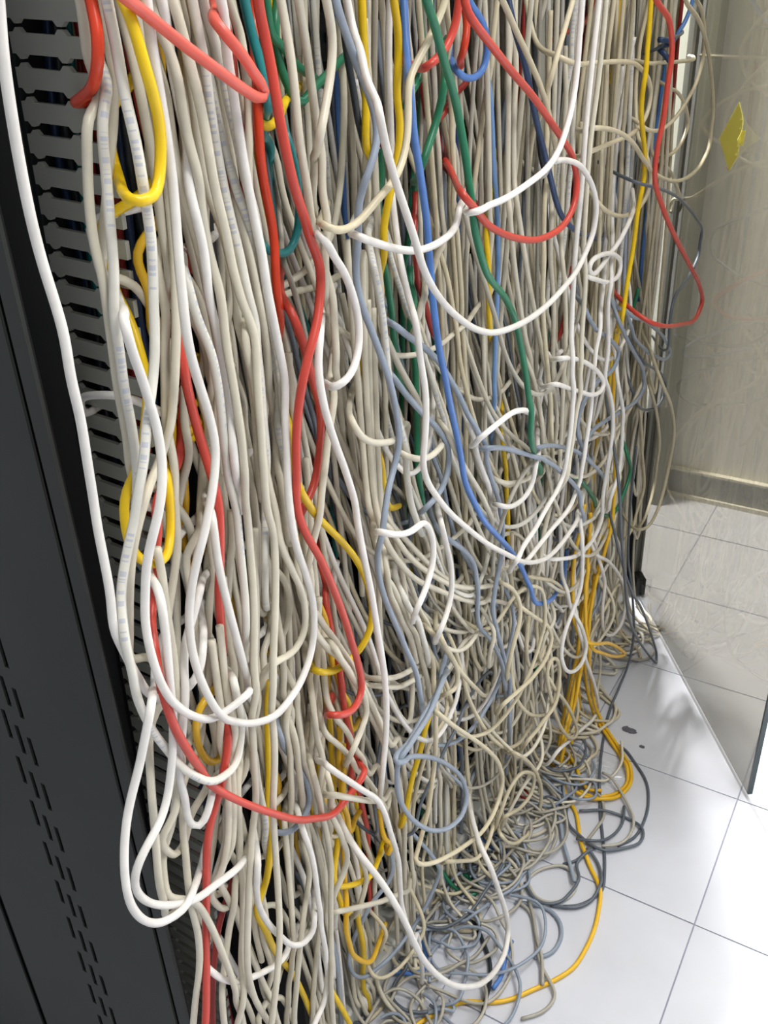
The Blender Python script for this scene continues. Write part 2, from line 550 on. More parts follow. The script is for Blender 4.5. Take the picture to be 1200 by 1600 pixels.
# ================================================================== cables
# each row: colour, distance of the sheet it hangs in, label (or @group) | points along it
GROUPS = {
    'L': ('off-white network cable hanging in the thick bundle beside the slotted duct', 'off-white cables of the bundle beside the duct'),
    'C': ('off-white network cable hanging in the middle of the cable curtain', 'off-white cables in the middle of the curtain'),
    'R': ('off-white network cable hanging towards the glass door', 'off-white cables near the glass door'),
    'T': ('off-white cable curling through the tangle above the floor', 'off-white cables in the lower tangle'),
    'B': ('off-white cable hanging low in front of the cabinet foot', 'off-white cables hanging low by the cabinet'),
    'F': ('grey cable lying in loops on the white floor tiles', 'grey cables looped on the floor'),
    'N': ('thin off-white cable looping out towards the tinted glass', 'thin cables looping towards the glass'),
    'G': ('blue-grey cable winding through the curtain near the glass door', 'blue-grey cables near the glass door'),
    'Y': ('yellow cable running down to the floor tiles by the glass door', 'yellow cables near the floor by the door'),
    'H': ('yellow cable half hidden deep in the cable curtain', 'half hidden yellow cables'),
    'K': ('green cable half hidden deep in the cable curtain', 'half hidden green cables'),
    'D': ('red cable half hidden deep in the cable curtain', 'half hidden red cables'),
}
TRACES = '''
W .405 long white cable hanging alone in front of the slotted duct, ending in a shallow loop | -4,-20 3,70 15,160 30,250 48,340 66,410 85,470 100,522 110,587 125,650 137,725 147,787 152,822 165,887 177,950 187,995 200,1030 217,1060 237,1085 260,1097 280,1092 297,1077 312,1050 317,1012 316,980:.42 311,957:.43
w .42 @L | 125,0 130,25 137,75 145,120:.43 140,150:.43 136,190 136,235 137,275 141,337 152,390 160,420 165,462 175,537 185,612 197,675 208,735 215,760:.43
P .412 printed white cable crossing in front of the duct beside the orange cable | 136,-10:.437 141,50:.436 146,105:.432 150,145:.422 157,200 165,262 170,325 176,395 182,475 187,550 195,612 205,662 212,712 214,750 212,790:.43
P .40 white cable with blue print, drooping in a wide low loop beside the cabinet | 167,0 182,75 195,150 210,212 222,275 232,337 238,400 240,475 242,550 237,612 232,662 225,720 215,775 210,812 197,870 187,937 186,980 195,1012 207,1050 212,1082 225,1117 242,1147 262,1172 285,1198 310,1212 330,1219 350,1212 367,1195 376,1157 377,1125 372,1095 365,1070 357,1040:.43
W .39 bright white cable twisting across the bundle, then looping under it | 172,330:.46 180,430:.45 188,480:.42 195,507 207,550 225,600 237,645 247,687 254,725 252,775 247,805 240,832 230,875 227,925 227,975 235,1017 247,1057 262,1087 285,1110 312,1122 335,1124 352,1115 370,1100 387,1085 400,1070:.44
w .415 @L | 215,0 228,60 240,130 250,200 257,260 265,330 272,400 275,475 275,550 270,625 262,675 247,725:.42 230,762 222,787 217,812 207,862 202,925 202,987 206,1030:.43
w .425 @L | 250,380 262,462 257,550 260,625 267,700 272,775 275,812 275,862 270,912 262,962 260,1012 250,1050:.44
W .395 white cable swinging out low in a narrow loop by the cabinet | 240,887:.42 250,930 257,975 262,1025 266,1075 271,1130 267,1200 262,1245 250,1285 232,1317 217,1347 210,1372 215,1395 232,1410 257,1415 285,1410 312,1400 340,1380 365,1362 385,1342:.405 393,1332:.428 402,1305:.445
W .39 bright white cable making the lowest loop over the cabinet edge | 250,1000:.45 242,1062:.42 237,1100 227,1150 217,1200 205,1245 197,1287 194,1330 195,1370 201,1405 215,1430 235,1442 255,1441 272,1432 287,1420 300,1395:.40 310,1370:.418 316,1350:.43 325,1310:.445
w .415 @B | 236,1130:.43 236,1225 242,1295 246,1350 250,1387 257,1412 263,1432:.43
w .42 @B | 280,1190:.43 275,1255 267,1300 257,1340 257,1375 263,1402
w .42 @B | 252,1310 260,1330 272,1336 285,1327 292,1307 297,1275:.43
W .405 @B | 321,900:.43 310,932 300,970 290,1000 286,1050 284,1100 284,1150 281,1205 286,1245 292,1275 302,1292 312,1291 322,1277 330,1250 335,1232 340,1200:.43
w .415 @B | 283,1230:.43 285,1275 287,1312 292,1362 297,1395 302,1425 310,1462 312,1512 306,1557 302,1600 300,1640
r .41 thick red cable running down through the off-white bundle to the bottom | 185,0:.44 192,62:.44 200,112:.44 210,175:.44 225,237:.44 235,287:.44 247,350:.44 256,400:.44 270,460:.43 282,512:.42 285,562 297,625 312,682 325,725 337,765 343,812 344,875 342,925 346,987 352,1050 357,1100 357,1137 350,1195 340,1245 327,1295 322,1350 322,1425 322,1500 322,1575 320,1650
R .43 @D | 375,1340:.45 362,1380 347,1425 337,1475 332,1550 332,1600 332,1650
r .395 red cable swooping in a wide arc below the white bundle | 244,780:.43 247,825:.42 247,862:.42 241,915:.42 236,970:.41 242,1012 250,1075 262,1107 275,1142 290,1167 308,1196 330,1226 350,1240 375,1252 400,1262 447,1277 467,1281 490,1279 515,1271 535,1255 550,1237 562,1222 570,1207 562,1192:.41 550,1157:.42 542,1125:.42 537,1100:.43 532,1062:.43 525,1020:.44 517,987:.44 505,940:.45
r .385 long coral red cable curving down beside the dark gap in the curtain | 402,-10 405,15 415,62 425,112 435,175 447,237 462,300 480,350 494,392 501,420 500,462 495,505 482,555 472,600 465,650 462,725 464,795 477,832 500,872 517,910 535,957 550,1005 560,1040 564,1075 560,1095 550,1110 535,1117 520,1117 512,1112:.42
o .42 @D | 395,30:.44 400,100:.43 402,162 405,237 415,300 425,350 430,395 430,425 435,475 439,525:.45
r .405 red cable making a narrow upright loop behind the coral one | 436,455:.43 457,492 472,530 482,570 490,600 500,637 501,687 497,725 490,762 477,795 468,806:.42
p .38 coral cable doubling back in a sharp bend across the top of the bundle | 185,-12 200,0 225,20 262,50 300,80 337,107 370,132 395,149 409,155 415,146 408,130 397,116 380,87 362,65 342,40 332,15:.40 320,-30:.42
p .43 @D | 340,0 352,37 362,87 365,137 350,195 345,240:.45
R .44 @D | 355,150:.46 372,190 385,217 390,255 382,287 372,307:.46
y .39 bright yellow cable hooking down at the top of the left bundle | 186,-12 200,15 212,50 225,100 240,150 250,200 251,250 246,295 237,310 212,315 200,310:.40 187,290:.418 176,262:.430 169,225:.432 166,180:.432
y .42 yellow cable ending in a rounded loop in front of the duct | 176,330:.45 190,430:.45 205,500:.44 222,560:.43 231,605:.43 228,655 222,700 205,750 196,787 196,825 205,857 220,877 240,881 257,862 266,832 266,805 264,750 258,700:.45
Y .44 @H | 212,395 220,450 230,505 238,560:.46
Y .44 @H | 262,640:.46 272,667 277,725 280,787 287,825 295,865 300,900:.46
Y .44 @H | 280,660:.46 284,700 288,760 293,800 298,850
Y .425 small yellow loop low in the left bundle | 345,1055:.44 332,1077 317,1095 307,1120 306,1150 315,1177 332,1192 345,1185 349,1167 352,1130:.44
y .40 yellow cable bending out of the dark gap in a wide bow | 425,530:.44 435,570:.43 440,620:.43 451,682:.42 455,720:.42 467,762 485,792 510,822 535,847 557,875 572,905 581,940 581,970 572,1000 555,1025 535,1042 515,1050 497,1049 487,1040:.43
Y .44 @H | 463,830:.45 470,857 485,905 500,950 512,1000 525,1050 542,1107 549,1140
w .40 @L | 243,0 255,40 275,110 290,200 305,290 318,350 326,400 337,462 350,525 362,587 372,650 377,712 382,775 387,812 392,875 396,925 397,1000 395,1075 395,1125 397,1190 400,1250 393,1312 390,1375 387,1450 387,1512 397,1557 415,1590 435,1620
w .395 @L | 262,0 285,60 305,130 320,200 335,290 352,360 362,412 375,462 390,512 398,560 406,650 411,725 418,800 427,830 430,875 430,950 427,1025 427,1100 429,1187 427,1262 430,1325 435,1400 437,1462 433,1525 425,1595 418,1650
P .405 @L | 300,0 318,90 330,180 345,270 360,340 375,400 390,480 402,560 410,640 415,720 415,800 414,870 416,950:.43
w .41 @L | 322,0 335,70 347,150 358,230 372,310 388,390 402,460 415,530 425,600 433,680 440,750 446,800 452,850:.43
W .392 white cable dipping in a deep round loop across the whole left bundle | 340,-10 350,60 365,150 380,250 395,330 410,400 417,450 427,500 437,550 445,595 445,650 450,725 453,795 462,850 470,875 482,910 490,950 490,995 482,1035 464,1077 450,1095 435,1110 420,1120 400,1127 380,1130 362,1126 350,1122 335,1105 317,1070 305,1037 297,995 296,950 300,912 310,867 320,830 327,795 335,745 337,700 327,650 315,612 302,570 292,525 285,462 280,412 275,350 268,270 255,180 240,90 228,-10
w .40 @L | 378,480:.43 385,520 400,620 410,700 420,760 432,807 437,845 455,887 472,925 477,960 475,990 462,1015 445,1027 422,1040 405,1065:.42 395,1090:.43
P .405 @L | 283,400:.43 292,437 307,495 330,550 340,600 350,675 360,737 370,795 372,825 377,875 382,925 385,985 384,1040:.43
W .40 @L | 325,770:.43 332,807 340,875 352,930 365,980 377,1025 386,1057 394,1100:.42 400,1150:.43
w .425 @L | 157,0 167,62 175,125 177,175 175,237 172,287 162,350 157,390 160,430:.44
w .42 @L | 185,0 195,42 207,87 220,150 232,212 242,270 250,330 258,400 262,470:.43
w .41 @L | 222,0 230,37 242,87 255,137 265,195 275,250 290,312 307,375 320,430 335,510 345,570:.43
W .402 @L | 245,0 260,62 272,120 282,175 295,225 300,287 310,350 320,395 335,470 345,550 358,640 366,720 372,800:.43
w .408 @L | 272,0 290,75 302,150 310,225 325,300 345,350 356,390 370,450 385,530 395,600 403,690 408,780:.43
P .41 @L | 298,0 312,62 325,112 335,162 345,212 360,262 372,312 387,362 400,420 412,480 424,550 432,620 440,700 446,770:.43
P .402 @L | 322,0 340,75 350,125 362,180 375,237 385,287 396,330 406,385 414,440 425,510 436,570 442,640 447,720:.43
w .425 @L | 356,0 375,50 382,100 390,162 390,225 388,290 396,350 405,420:.44
w .43 @L | 205,0 213,60 222,130 232,200 245,280 262,350 290,420 312,470 330,540 335,600 330,660:.44
w .43 @L | 268,300 290,360 305,420 325,490 345,560 365,640 385,720 398,800 405,880 402,960:.44
w .428 @L | 340,560:.44 338,650 345,730 352,800 362,880 375,950 388,1020 392,1090:.44
w .43 @L | 285,850:.44 298,920 310,1000 322,1080 335,1150 340,1220 336,1300 326,1380:.44
w .425 @L | 420,880:.44 440,900 452,930 448,980 430,1020 412,1060:.44
w .42 @L | 436,1020:.44 450,1060 462,1100 470,1150 478,1200 490,1240 500,1290
w .415 @L | 445,1095:.43 455,1140 465,1190 472,1240 480,1300 484,1350
w .41 @L | 482,1040:.43 488,1090 495,1150 502,1200 508,1260 516,1320:.43
w .42 @L | 408,1000:.44 412,1070 410,1140 412,1200 405,1270 400,1340:.44
w .42 @L | 447,1120 452,1180 456,1250 454,1320 458,1400:.43
t .41 teal cable running beside the coral one at the top | 380,-10 390,37 398,70 410,107 418,155 417,185:.43 410,215:.45
t .44 teal cable curving through the dark gap | 440,180:.47 450,220 462,262 467,312 465,362 455,390 437,397 415,388 400,365:.46
G .455 @K | 412,-5 418,30 424,58 440,70 452,90
G .46 @K | 428,40 438,100 452,150 468,165 480,150
y .43 small yellow bend showing in the dark gap | 392,165:.45 398,182 408,193 422,193 436,180 445,160:.45
s .44 grey cable crossing the dark gap beside the coral loop | 442,405:.45 455,440 467,480 478,530 486,580 490,620:.45
d .44 @C | 435,480:.45 452,530 468,575 480,620 492,660 500,710:.45
w .46 @C | 425,452 450,440 475,425 490,405
w .46 @C | 430,462 455,456 480,452 500,448
W .375 bright white cable bowing out beside the coral cable | 478,355:.44 490,366:.40 500,370 512,380 520,398 535,420 550,457 560,500 561,540 553,575 540,595 525,604 510,600:.40 500,588:.44
W .355 white cable hanging in a big open loop across the middle of the curtain | 540,-10:.40 550,40:.40 560,85:.39 572,125:.38 587,155:.37 592,175 602,225 617,280 632,325 652,387 658,410 672,442 692,472 717,497 745,515 770,520 800,512 832,495 860,472 887,442 900,425 915,395 927,362 932,325 927,295 915,270 900,255 882,250 865,252 857,260:.40 850,275:.44
W .35 white cable sweeping down from the top and away to the side | 910,-10 905,62 900,125 890,182 875,230 857,260 825,287 790,310 760,322 740,327 727,325:.40 715,330:.43
W .37 white cable bridging two bundles in a shallow bow | 727,312:.41 722,322 715,350 692,375 660,390 640,392 612,387 580,377 562,370 550,355:.43
c .37 cream cable crossing the curtain aslant and kinking upward | 697,-10 692,12 670,62 650,100 638,130 638,175 635,225 620,275 600,300 575,330 560,347 545,356 530,360 512,355 500,342:.44
w .385 @C | 508,-10 515,25 520,62 517,112 507,175 500,212 492,262:.42 488,320:.43
g .385 blue-grey cable snaking down the middle of the curtain | 522,-10 535,37 555,82 570,130 585,175 590,212 582,250 567,292 557,337 555,395 556,430 562,467 577,507 595,555 610,600 620,650 622,687 617,725 607,762 602,795 597,812 590,862 592,900 602,937 620,980 637,1020 650,1050 657,1087 660,1115:.42
b .38 blue cable running down the middle of the curtain to a small hook | 632,20:.43 636,90:.42 640,140 647,212 657,275 667,350 671,400 677,475 685,537 695,587 702,625 710,662 720,712 726,750 742,787 755,812 775,835 795,857 815,887 827,917 837,942 850,942 867,930:.42 880,905:.44
l .43 light blue cable hanging straight behind the red loop | 758,60:.45 766,150 770,225 772,287 777,337 778,425 775,512 772,600 770,650 768,700:.45
b .42 blue cable hooking back at the top of the curtain | 728,-10 738,12 752,30 762,70 757,105 742,122 727,122 715,112 705,90:.45
n .40 navy cable curving behind the red loop | 793,-10 802,37 820,100 835,175 850,237 862,287 875,332 895,357 920,370 945,372:.44
k .44 black cable hanging straight beside the navy one | 830,-10 832,75 838,160 845,250 852,312 855,387 857,450 868,550 872,650 873,730:.46
G .365 green cable slanting down the middle of the curtain | 664,-10 680,42 695,100 710,150 722,212 730,262 736,325 746,378 762,430 787,462 805,500 813,537 822,587 827,637 830,687 837,712:.40 845,740:.44
G .40 green cable branching off behind the slanting green one | 694,95:.42 695,125 687,170 672,220 660,257 650,285:.44
G .40 green cable dipping in a V in front of the yellow strand | 872,728:.43 890,740 910,755 925,775 938,797 950,806 962,798 975,770 985,737 980,710 974,690:.44
G .44 @K | 590,330 596,400 607,462 615,525 622,590
G .44 @K | 640,500 648,560 650,600 652,680 652,725 657,762 663,800 672,850
G .44 @K | 822,700 826,740 822,790 818,840
G .46 @K | 705,940 725,980 742,1010 750,1040
k .44 @K | 537,40 543,90 552,140 560,190
G .45 @K | 655,20 660,70 656,120 645,140
r .36 red cable falling from the top into a wide round loop | 725,-10 728,15 742,37 767,70 800,112 832,150 860,190 882,222 897,250 902,282 897,320 882,350 860,367 835,375 807,372 780,362 757,347 742,330 725,307 710,280:.42 700,255:.44
r .39 red cable bending left near the top of the green one | 718,-10 717,0 712,37 697,75 687,87 670,102 655,107:.42 640,100:.44
o .41 @D | 724,-5 730,42 725,75 715,100:.44
R .44 @D | 648,380 652,420 658,450 667,487 675,517
R .45 @D | 690,230 700,260 712,285 722,300
r .44 @D | 886,480 880,505 874,525
R .45 @D | 660,135 665,170 672,200 680,190
r .41 red cable curving out against the glass and back | 1022,-10 1030,8 1046,33 1050,83 1043,133 1037,183 1027,233 1023,277 1033,317 1050,360 1077,413 1093,447 1097,473 1087,497 1063,507 1030,508 1015,503:.45
R .44 @D | 1066,0 1060,60 1052,140 1045,190 1038,240
R .45 @D | 927,0 922,22 907,42 885,50 872,58
d .41 dark grey cable bowing out beside the red one at the glass | 1000,287:.43 1013,290 1040,298 1062,311 1087,340 1097,363 1093,393 1073,437 1053,467 1047,500 1045,540:.44
c .40 @N | 1085,-10 1096,15 1101,50 1100,83 1090,123 1070,163 1047,193 1027,204 1007,200 995,190:.43
c .38 @N | 1068,-10 1090,28 1101,56 1109,97 1114,150 1114,187 1109,225 1096,255 1079,274 1058,283 1037,279 1019,268 1004,247 990,225 975,211 953,202 927,200 912,205:.42
c .385 @N | 868,86:.41 893,98 933,98 970,96 993,100 1010,117 1017,147 1010,180 990,207 963,220 923,237 905,245:.42
c .42 @N | 1015,99 1030,98 1053,97 1083,93
c .39 @N | 925,305:.42 937,320 953,333 977,337 1000,323 1013,300 1017,277 1012,250 1005,230:.42
c .44 @N | 1045,137 1060,146 1072,170 1075,195 1065,222 1045,243
c .43 @N | 1028,250 1045,265 1055,285 1063,310
W .375 thin white cable tied in a small curl near the glass | 990,325:.41 980,353 960,390 940,415 927,430 918,423 923,410 940,398 957,397 970,410 968,427 953,440 933,437 920,428 912,415:.41
y .38 yellow cable hanging straight near the glass door | 1018,-10 1013,60 1007,117 1002,173 1007,233 1007,273 997,327 990,383 980,443 972,500 967,520:.43
Y .44 @H | 968,-5 966,40 963,83
y .42 yellow cable hanging at the top of the middle curtain | 614,-10 622,50 622,100 620,150 625,187 622,237 610,300 600,350 597,395 594,440:.44
y .43 @H | 566,20 568,60 570,100 572,175 572,220
y .43 @H | 570,590 576,620 582,675 590,717 600,762 606,790
y .43 @H | 766,310 764,350 763,400 764,450 764,507
y .43 @H | 786,690 790,742 793,795 796,835 798,860
d .42 @G | 1062,55 1045,62 1030,75
b .43 short blue cable showing at the top beside the glass | 1085,-10 1078,15 1068,40 1060,56
g .385 @G | 905,465:.43 915,485 925,505 942,522 960,537 967,550 965,562 955,580 935,595 922,612 910,632 902,662 905,687 917,712 925,722:.42
g .385 @G | 955,470:.43 967,500 975,520 990,550 1005,580 1006,605 995,625 975,640 950,655 927,672 912,695 905,715:.43
g .38 @G | 832,704:.42 840,700 857,696 880,699 900,705 917,717 938,738 945,750:.42
g .375 @G | 745,698:.41 760,700 787,700 812,707 840,715 865,727 887,747 900,762 906,780 908,800 905,830:.42
g .41 @G | 965,480 980,490 990,525 1007,545 1025,557 1040,561 1047,552 1042,535 1025,515 1005,500 985,493
d .425 @G | 1005,565 1020,575 1035,587 1040,605 1032,630 1015,640 1000,637 992,620
g .39 @G | 600,500:.42 615,507 640,527 665,545 687,567 700,587 717,617 732,650 747,675 757,707 767,745 775,775 781,800 784,862 775,912 770,950 777,987 787,1025 795,1075 796,1125 795,1162:.41 790,1210:.43
g .395 @G | 600,570:.42 615,590 635,617 657,642 675,660 692,682 701,708 697,747 685,772 667,792 650,805:.42
g .395 @G | 680,825:.42 700,842 725,860 740,880 745,912 745,955 750,980 767,1000 782,1030 790,1062 793,1100:.42
g .375 blue-grey cable coiled in a round ring low in the tangle | 690,1060:.40 675,1097 655,1132 632,1172 615,1192 630,1185 645,1182 675,1184 705,1199 724,1221 729,1247 724,1270 705,1291 682,1298 660,1292 637,1272 622,1240 621,1210 626,1184 649,1150 671,1112 691,1066 697,1040:.42
g .415 blue-grey cable curving under the red arc | 428,1120:.44 435,1142 450,1170 465,1200 477,1217 482,1237 479,1260 467,1287 452,1300 435,1304 420,1298:.43
w .40 @C | 437,-10 450,62 460,137 467,212 477,275 487,337 497,385 508,425 520,487 525,550 522,600:.43
w .40 @C | 465,-10 477,62 487,137 497,212 502,287 505,375 510,440 515,500:.43
W .38 @C | 504,490:.42 500,525 497,575 507,637 522,687 540,737 555,787 558,812 567,862 580,925 590,987 600,1050 604,1112 602,1162 597,1215 592,1260:.42
w .40 @C | 518,570:.43 522,625 512,687 507,737 497,795 490,842 482,882 479,912:.43
P .39 @C | 575,370:.42 585,425 595,475 602,537 607,587 617,637 627,675 635,737 642,787 650,810 660,835:.42
W .372 cream cable swinging down from the middle into a wide low bow | 612,300:.43 620,370:.42 628,420:.40 640,470:.39 650,505 657,562 665,612 665,675 661,720 667,750 687,782 705,803 730,825 762,850 790,865 815,877 837,878 857,870 875,852 890,832 898,820 908,795:.41
w .39 @C | 680,410:.42 667,450 652,500 648,520:.42
w .41 @C | 600,515 607,535 625,575 650,620 660,645:.43
w .385 @C | 545,640:.42 552,662 562,680 580,691 597,692 612,690 625,680:.42
w .385 @C | 625,700:.41 632,710 650,717 670,715 685,702 692,685:.42
w .39 @C | 762,735:.42 775,750 795,755 820,750 834,740
W .375 @T | 770,782:.41 782,790 800,791 820,777 832,755 838,725 840,695:.42
w .39 @C | 685,645:.42 697,675 710,700 727,732 750,770 764,800 775,830:.42
W .395 @C | 720,630:.42 730,655 742,692 752,730 765,762 773,795:.42
w .41 @C | 796,330 802,400 812,475 825,550 837,612 847,662 850,695 852,730:.43
w .41 @C | 808,320 820,400 835,487 850,562 865,612 870,662 865,700 850,732 838,750:.43
w .41 @C | 862,330 860,400 865,475 864,550 862,610
w .37 @R | 948,-10 945,25 935,125 922,225 915,325 912,390 915,425 910,512 907,562 905,612 898,660 892,705 882,745 870,770:.41
W .37 @R | 937,-10 925,100 915,200 908,300 900,380 895,462 892,555 895,612 892,670 886,712 882,745 870,767 852,797 837,825 820,850 806,874 795,890:.41
W .378 @R | 945,420:.42 930,560 922,650 910,725 905,762 887,797 862,827 842,852 822,877 805,885:.41
W .375 @R | 957,380:.42 952,445 950,475 950,550 945,590 950,605 957,637 957,675 950,725 942,775 940,812 930,837 910,862 880,873 855,872:.41
c .385 cream cable slanting across the grey post at the top | 897,-10 895,0 875,70 860,125 850,158:.41 840,190:.43
c .39 @C | 780,-10 785,0 805,45 830,100 850,150 860,190 868,230:.42
W .37 @R | 862,562:.41 875,560 895,560 912,565 930,577 939,587 944,600 940,610 927,617 907,612 885,605 865,600 850,605:.41
W .38 @R | 866,560:.42 875,552 885,547 897,548:.42
W .38 @R | 960,560:.42 965,595 972,637 972,687 967,737 955,775 945,800:.42
w .39 @R | 945,590:.42 955,640 958,690 948,740 945,790 930,830:.42
W .36 short bright white cable end arching over the green one | 740,695:.41 752,683 780,660 800,645 820,641 832,650:.42
W .365 white cable rearing up in a hook in the middle of the tangle | 590,828:.41 600,832 620,836 640,832 650,825 660,817 670,824 677,850 676,880 665,920 652,950 646,970:.42
W .375 @T | 683,790:.42 690,820 697,850 705,887 705,930 697,962 687,987 680,1000:.42
W .315 white cable hanging in the lowest big loop over the floor | 515,1245:.43 530,1280:.41 545,1312:.39 570,1345:.37 595,1377:.355 617,1412:.34 635,1445:.328 647,1472:.32 662,1500:.315 685,1525:.31 707,1539:.305 730,1542:.302 755,1535:.30 777,1512:.30 790,1485:.30 794,1455:.305 790,1425:.31 777,1385:.32 765,1352:.33 752,1325:.345 742,1295:.365 735,1267:.385 730,1237:.42
W .372 bright white cable bending from the bundle down to the lowest loop | 495,1180:.42 505,1190:.40 515,1200 540,1217 567,1235 590,1250 600,1268 610,1300 622,1342 625,1380 627,1412 635,1442:.368 645,1475:.37
w .385 @T | 505,1240:.41 522,1242 550,1247 575,1251 592,1252 605,1262:.41
c .365 cream cable swinging in a wide half circle around the grey ring | 672,1100:.41 685,1115 710,1135 740,1155 765,1175 780,1195 785,1225 775,1262 757,1295 735,1315 705,1335 680,1347 660,1351 650,1346 655,1320:.385 667,1275:.39 675,1225:.39 680,1180:.39 680,1100:.39 675,1037:.395 662,1000:.40 652,970:.42
c .38 @T | 690,1345:.42 700,1346 725,1345 747,1340 762,1320 768,1300 770,1280:.42
c .375 @T | 760,1310:.41 780,1275 795,1235 810,1212 827,1207 835,1215 830,1240 815,1260 790,1275 775,1285:.41
c .372 @T | 790,1172:.41 805,1177 825,1190 840,1212 846,1240 842,1270 830,1297 812,1315 795,1317 783,1305 778,1285:.41
W .365 white cable in a slim hanging loop above the yellow strands | 907,800:.41 910,850 910,882 907,920 895,955 882,990 877,1020 880,1040 890,1050 902,1045 912,1030 916,1012 912,990 905,972 895,955:.40 885,930:.42
W .37 white cable dropping past the yellow strands and turning back | 905,985:.40 912,1010 915,1030 922,1050 930,1075 935,1112 926,1125 912,1137 890,1157 870,1175 855,1195:.41
c .37 cream cable twisted in a narrow double loop above the floor | 850,1045:.41 867,1075 885,1100 897,1125 901,1145 895,1154 882,1145 870,1122 860,1087 855,1050 860,1032 870,1030 875,1042 872,1070 862,1102 845,1132 825,1157 810,1175:.40
W .385 white cable in a slim hanging loop beside the door hinge | 925,850:.42 932,865 950,877 965,895 976,920 977,945 972,972 960,990 947,991 941,975 942,940 945,912 940,887 932,860:.41 925,840:.43
c .375 @T | 770,905:.41 787,912 802,922 812,942 812,970 802,1007 795,1037 790,1070:.41
c .375 @T | 800,940:.41 815,950 837,965 857,980 862,1000 855,1025 835,1055 807,1082 787,1100 775,1115:.41
c .39 @T | 815,905:.42 827,902 850,905 870,912 885,930 892,950:.42
c .40 @T | 828,950:.43 825,975 822,1012 827,1040 834,1042 842,1030 850,1012 860,985:.43
c .385 @T | 805,1085 820,1110 835,1118 850,1116 862,1105
c .38 @T | 680,982:.41 688,1000 705,1025 715,1050 712,1075 700,1083 687,1085:.41
c .385 @T | 660,970:.42 672,985 690,1000 700,1020 720,1050 740,1072 760,1085:.42
w .40 @T | 590,820 605,850 625,880 650,905 680,920 720,935 755,942
w .405 @T | 580,800 610,830 640,870 670,895 710,915 745,918 775,910
w .41 @T | 600,800 640,850 690,900 740,930 780,940 820,945
w .40 @T | 595,880 612,920 635,960 650,1000 665,1050 672,1090
w .40 @T | 600,890 615,935 630,975 645,1000 650,1035
P .39 @T | 618,905:.41 630,930 645,962 655,980 665,1010 672,1040:.41
w .395 @T | 505,995:.42 520,1015 540,1040 555,1065 568,1090 572,1115 565,1140 552,1170 540,1195:.42
w .40 @T | 495,990 515,1010 545,1050 575,1110 595,1150 610,1190 615,1220
w .40 @T | 570,1058:.42 595,1060 620,1058 640,1048 655,1035:.42
w .40 @T | 565,1068:.42 600,1072 625,1073 645,1063 660,1050:.42
w .41 @T | 505,1140 530,1165 555,1195 575,1220 600,1250
w .41 @T | 512,1105 540,1140 560,1180 578,1210
w .40 @T | 470,930 500,970 530,1010 560,1060 590,1120 612,1165
c .39 @R | 850,400 848,470 852,540 860,620 862,690
c .40 @R | 960,-5 950,80 945,160 940,240 938,320 935,400 930,480 928,560
c .41 @R | 975,-5 968,80 960,170 955,260 950,350 948,440 944,520
c .41 @R | 990,-5 984,70 978,150 972,230 968,320 960,400 955,480
w .40 @R | 880,420 884,500 880,600 876,690 870,760
w .395 @R | 870,760 858,800 848,840 842,880 835,930
c .41 @R | 900,500 905,600 912,700 915,790 908,870
c .41 @N | 1035,600 1050,640 1053,680 1045,730 1030,790 1010,825:.42
c .42 @N | 1020,620 1028,660 1030,700 1022,760 1005,815
c .42 @N | 1000,640 1003,700 1005,760 995,800 980,840
w .40 @R | 925,880 935,905 945,930 950,955 945,975
d .40 dark grey cable drooping in a narrow loop over the floor by the hinge | 968,770:.43 970,825:.42 975,887:.41 982,962 995,995 1015,1025 1025,1037 1026,1022 1017,990 1002,950 985,920 975,890:.43
d .37 thin grey cable trailing straight down onto the floor tiles | 985,900:.42 990,960:.40 990,995 982,1037:.36 965,1080:.345 950,1120:.34 940,1175:.33 937,1210:F 937,1250:F 941,1300:F 945,1350:F 941,1387:F 930,1402:F 905,1415:F 880,1418:F
Y .39 long yellow cable snaking across the white floor tiles | 960,690:.43 961,740:.42 958,795:.41 952,830:.40 943,870 932,905 922,960 915,1010 905,1060:.37 895,1110:.37 884,1150:.365 878,1180:.36 877,1205:F 882,1235:F 900,1270:F 907,1312:F 920,1350:F 937,1387:F 935,1425:F 927,1457:F 910,1492:F 896,1512:F 867,1531:F 833,1546:F 796,1562:F 762,1567:F 725,1565:F 695,1575:F 655,1597:F 630,1620:F
Y .38 @Y | 918,1000:.40 922,1050 928,1095:.36 937,1125:F 955,1155:F 972,1177:F 985,1207:F 985,1225:F 975,1237:F 960,1247:F 940,1250:F 915,1245:F 895,1238:F
Y .38 @Y | 912,1020:.40 918,1080:.38 930,1120:F 950,1152:F 967,1176:F 981,1207:F 981,1222:F 971,1234:F 955,1243:F 930,1246:F 905,1235:F
Y .385 @Y | 900,1060:.40 888,1120 878,1160:.37 880,1178:F 895,1192:F 905,1215:F 920,1235:F 940,1237:F
Y .40 @Y | 945,860:.41 930,900 918,950 912,1010 902,1060 905,1110 893,1160 888,1200:.385
Y .40 @Y | 920,880:.41 915,930 908,980 898,1040 885,1100 875,1150 868,1200:.385
Y .36 small yellow loop sticking out over the floor by the hinge | 915,1003:.39 930,1006 950,1005 970,1015 976,1022 965,1026 940,1020 925,1012:.38
d .4 @F | 955,1160:F 975,1170:F 992,1192:F 1010,1222:F 1013,1255:F 1007,1282:F 990,1310:F 965,1322:F
g .4 @F | 905,1190:F 880,1212:F 874,1262:F 880,1312:F 890,1350:F 898,1380:F
d .4 @F | 905,1267:F 940,1267:F 980,1277:F 1005,1297:F 1000,1317:F 975,1325:F 942,1330:F 915,1315:F 890,1290:F 885,1262:F 900,1235:F 930,1224:F
s .4 @F | 940,1210:F 955,1220:F 977,1250:F 990,1280:F 987,1300:F 970,1318:F 940,1322:F
s .4 @F | 930,1320:F 915,1318:F 928,1300:F 942,1280:F 942,1255:F 930,1240:F
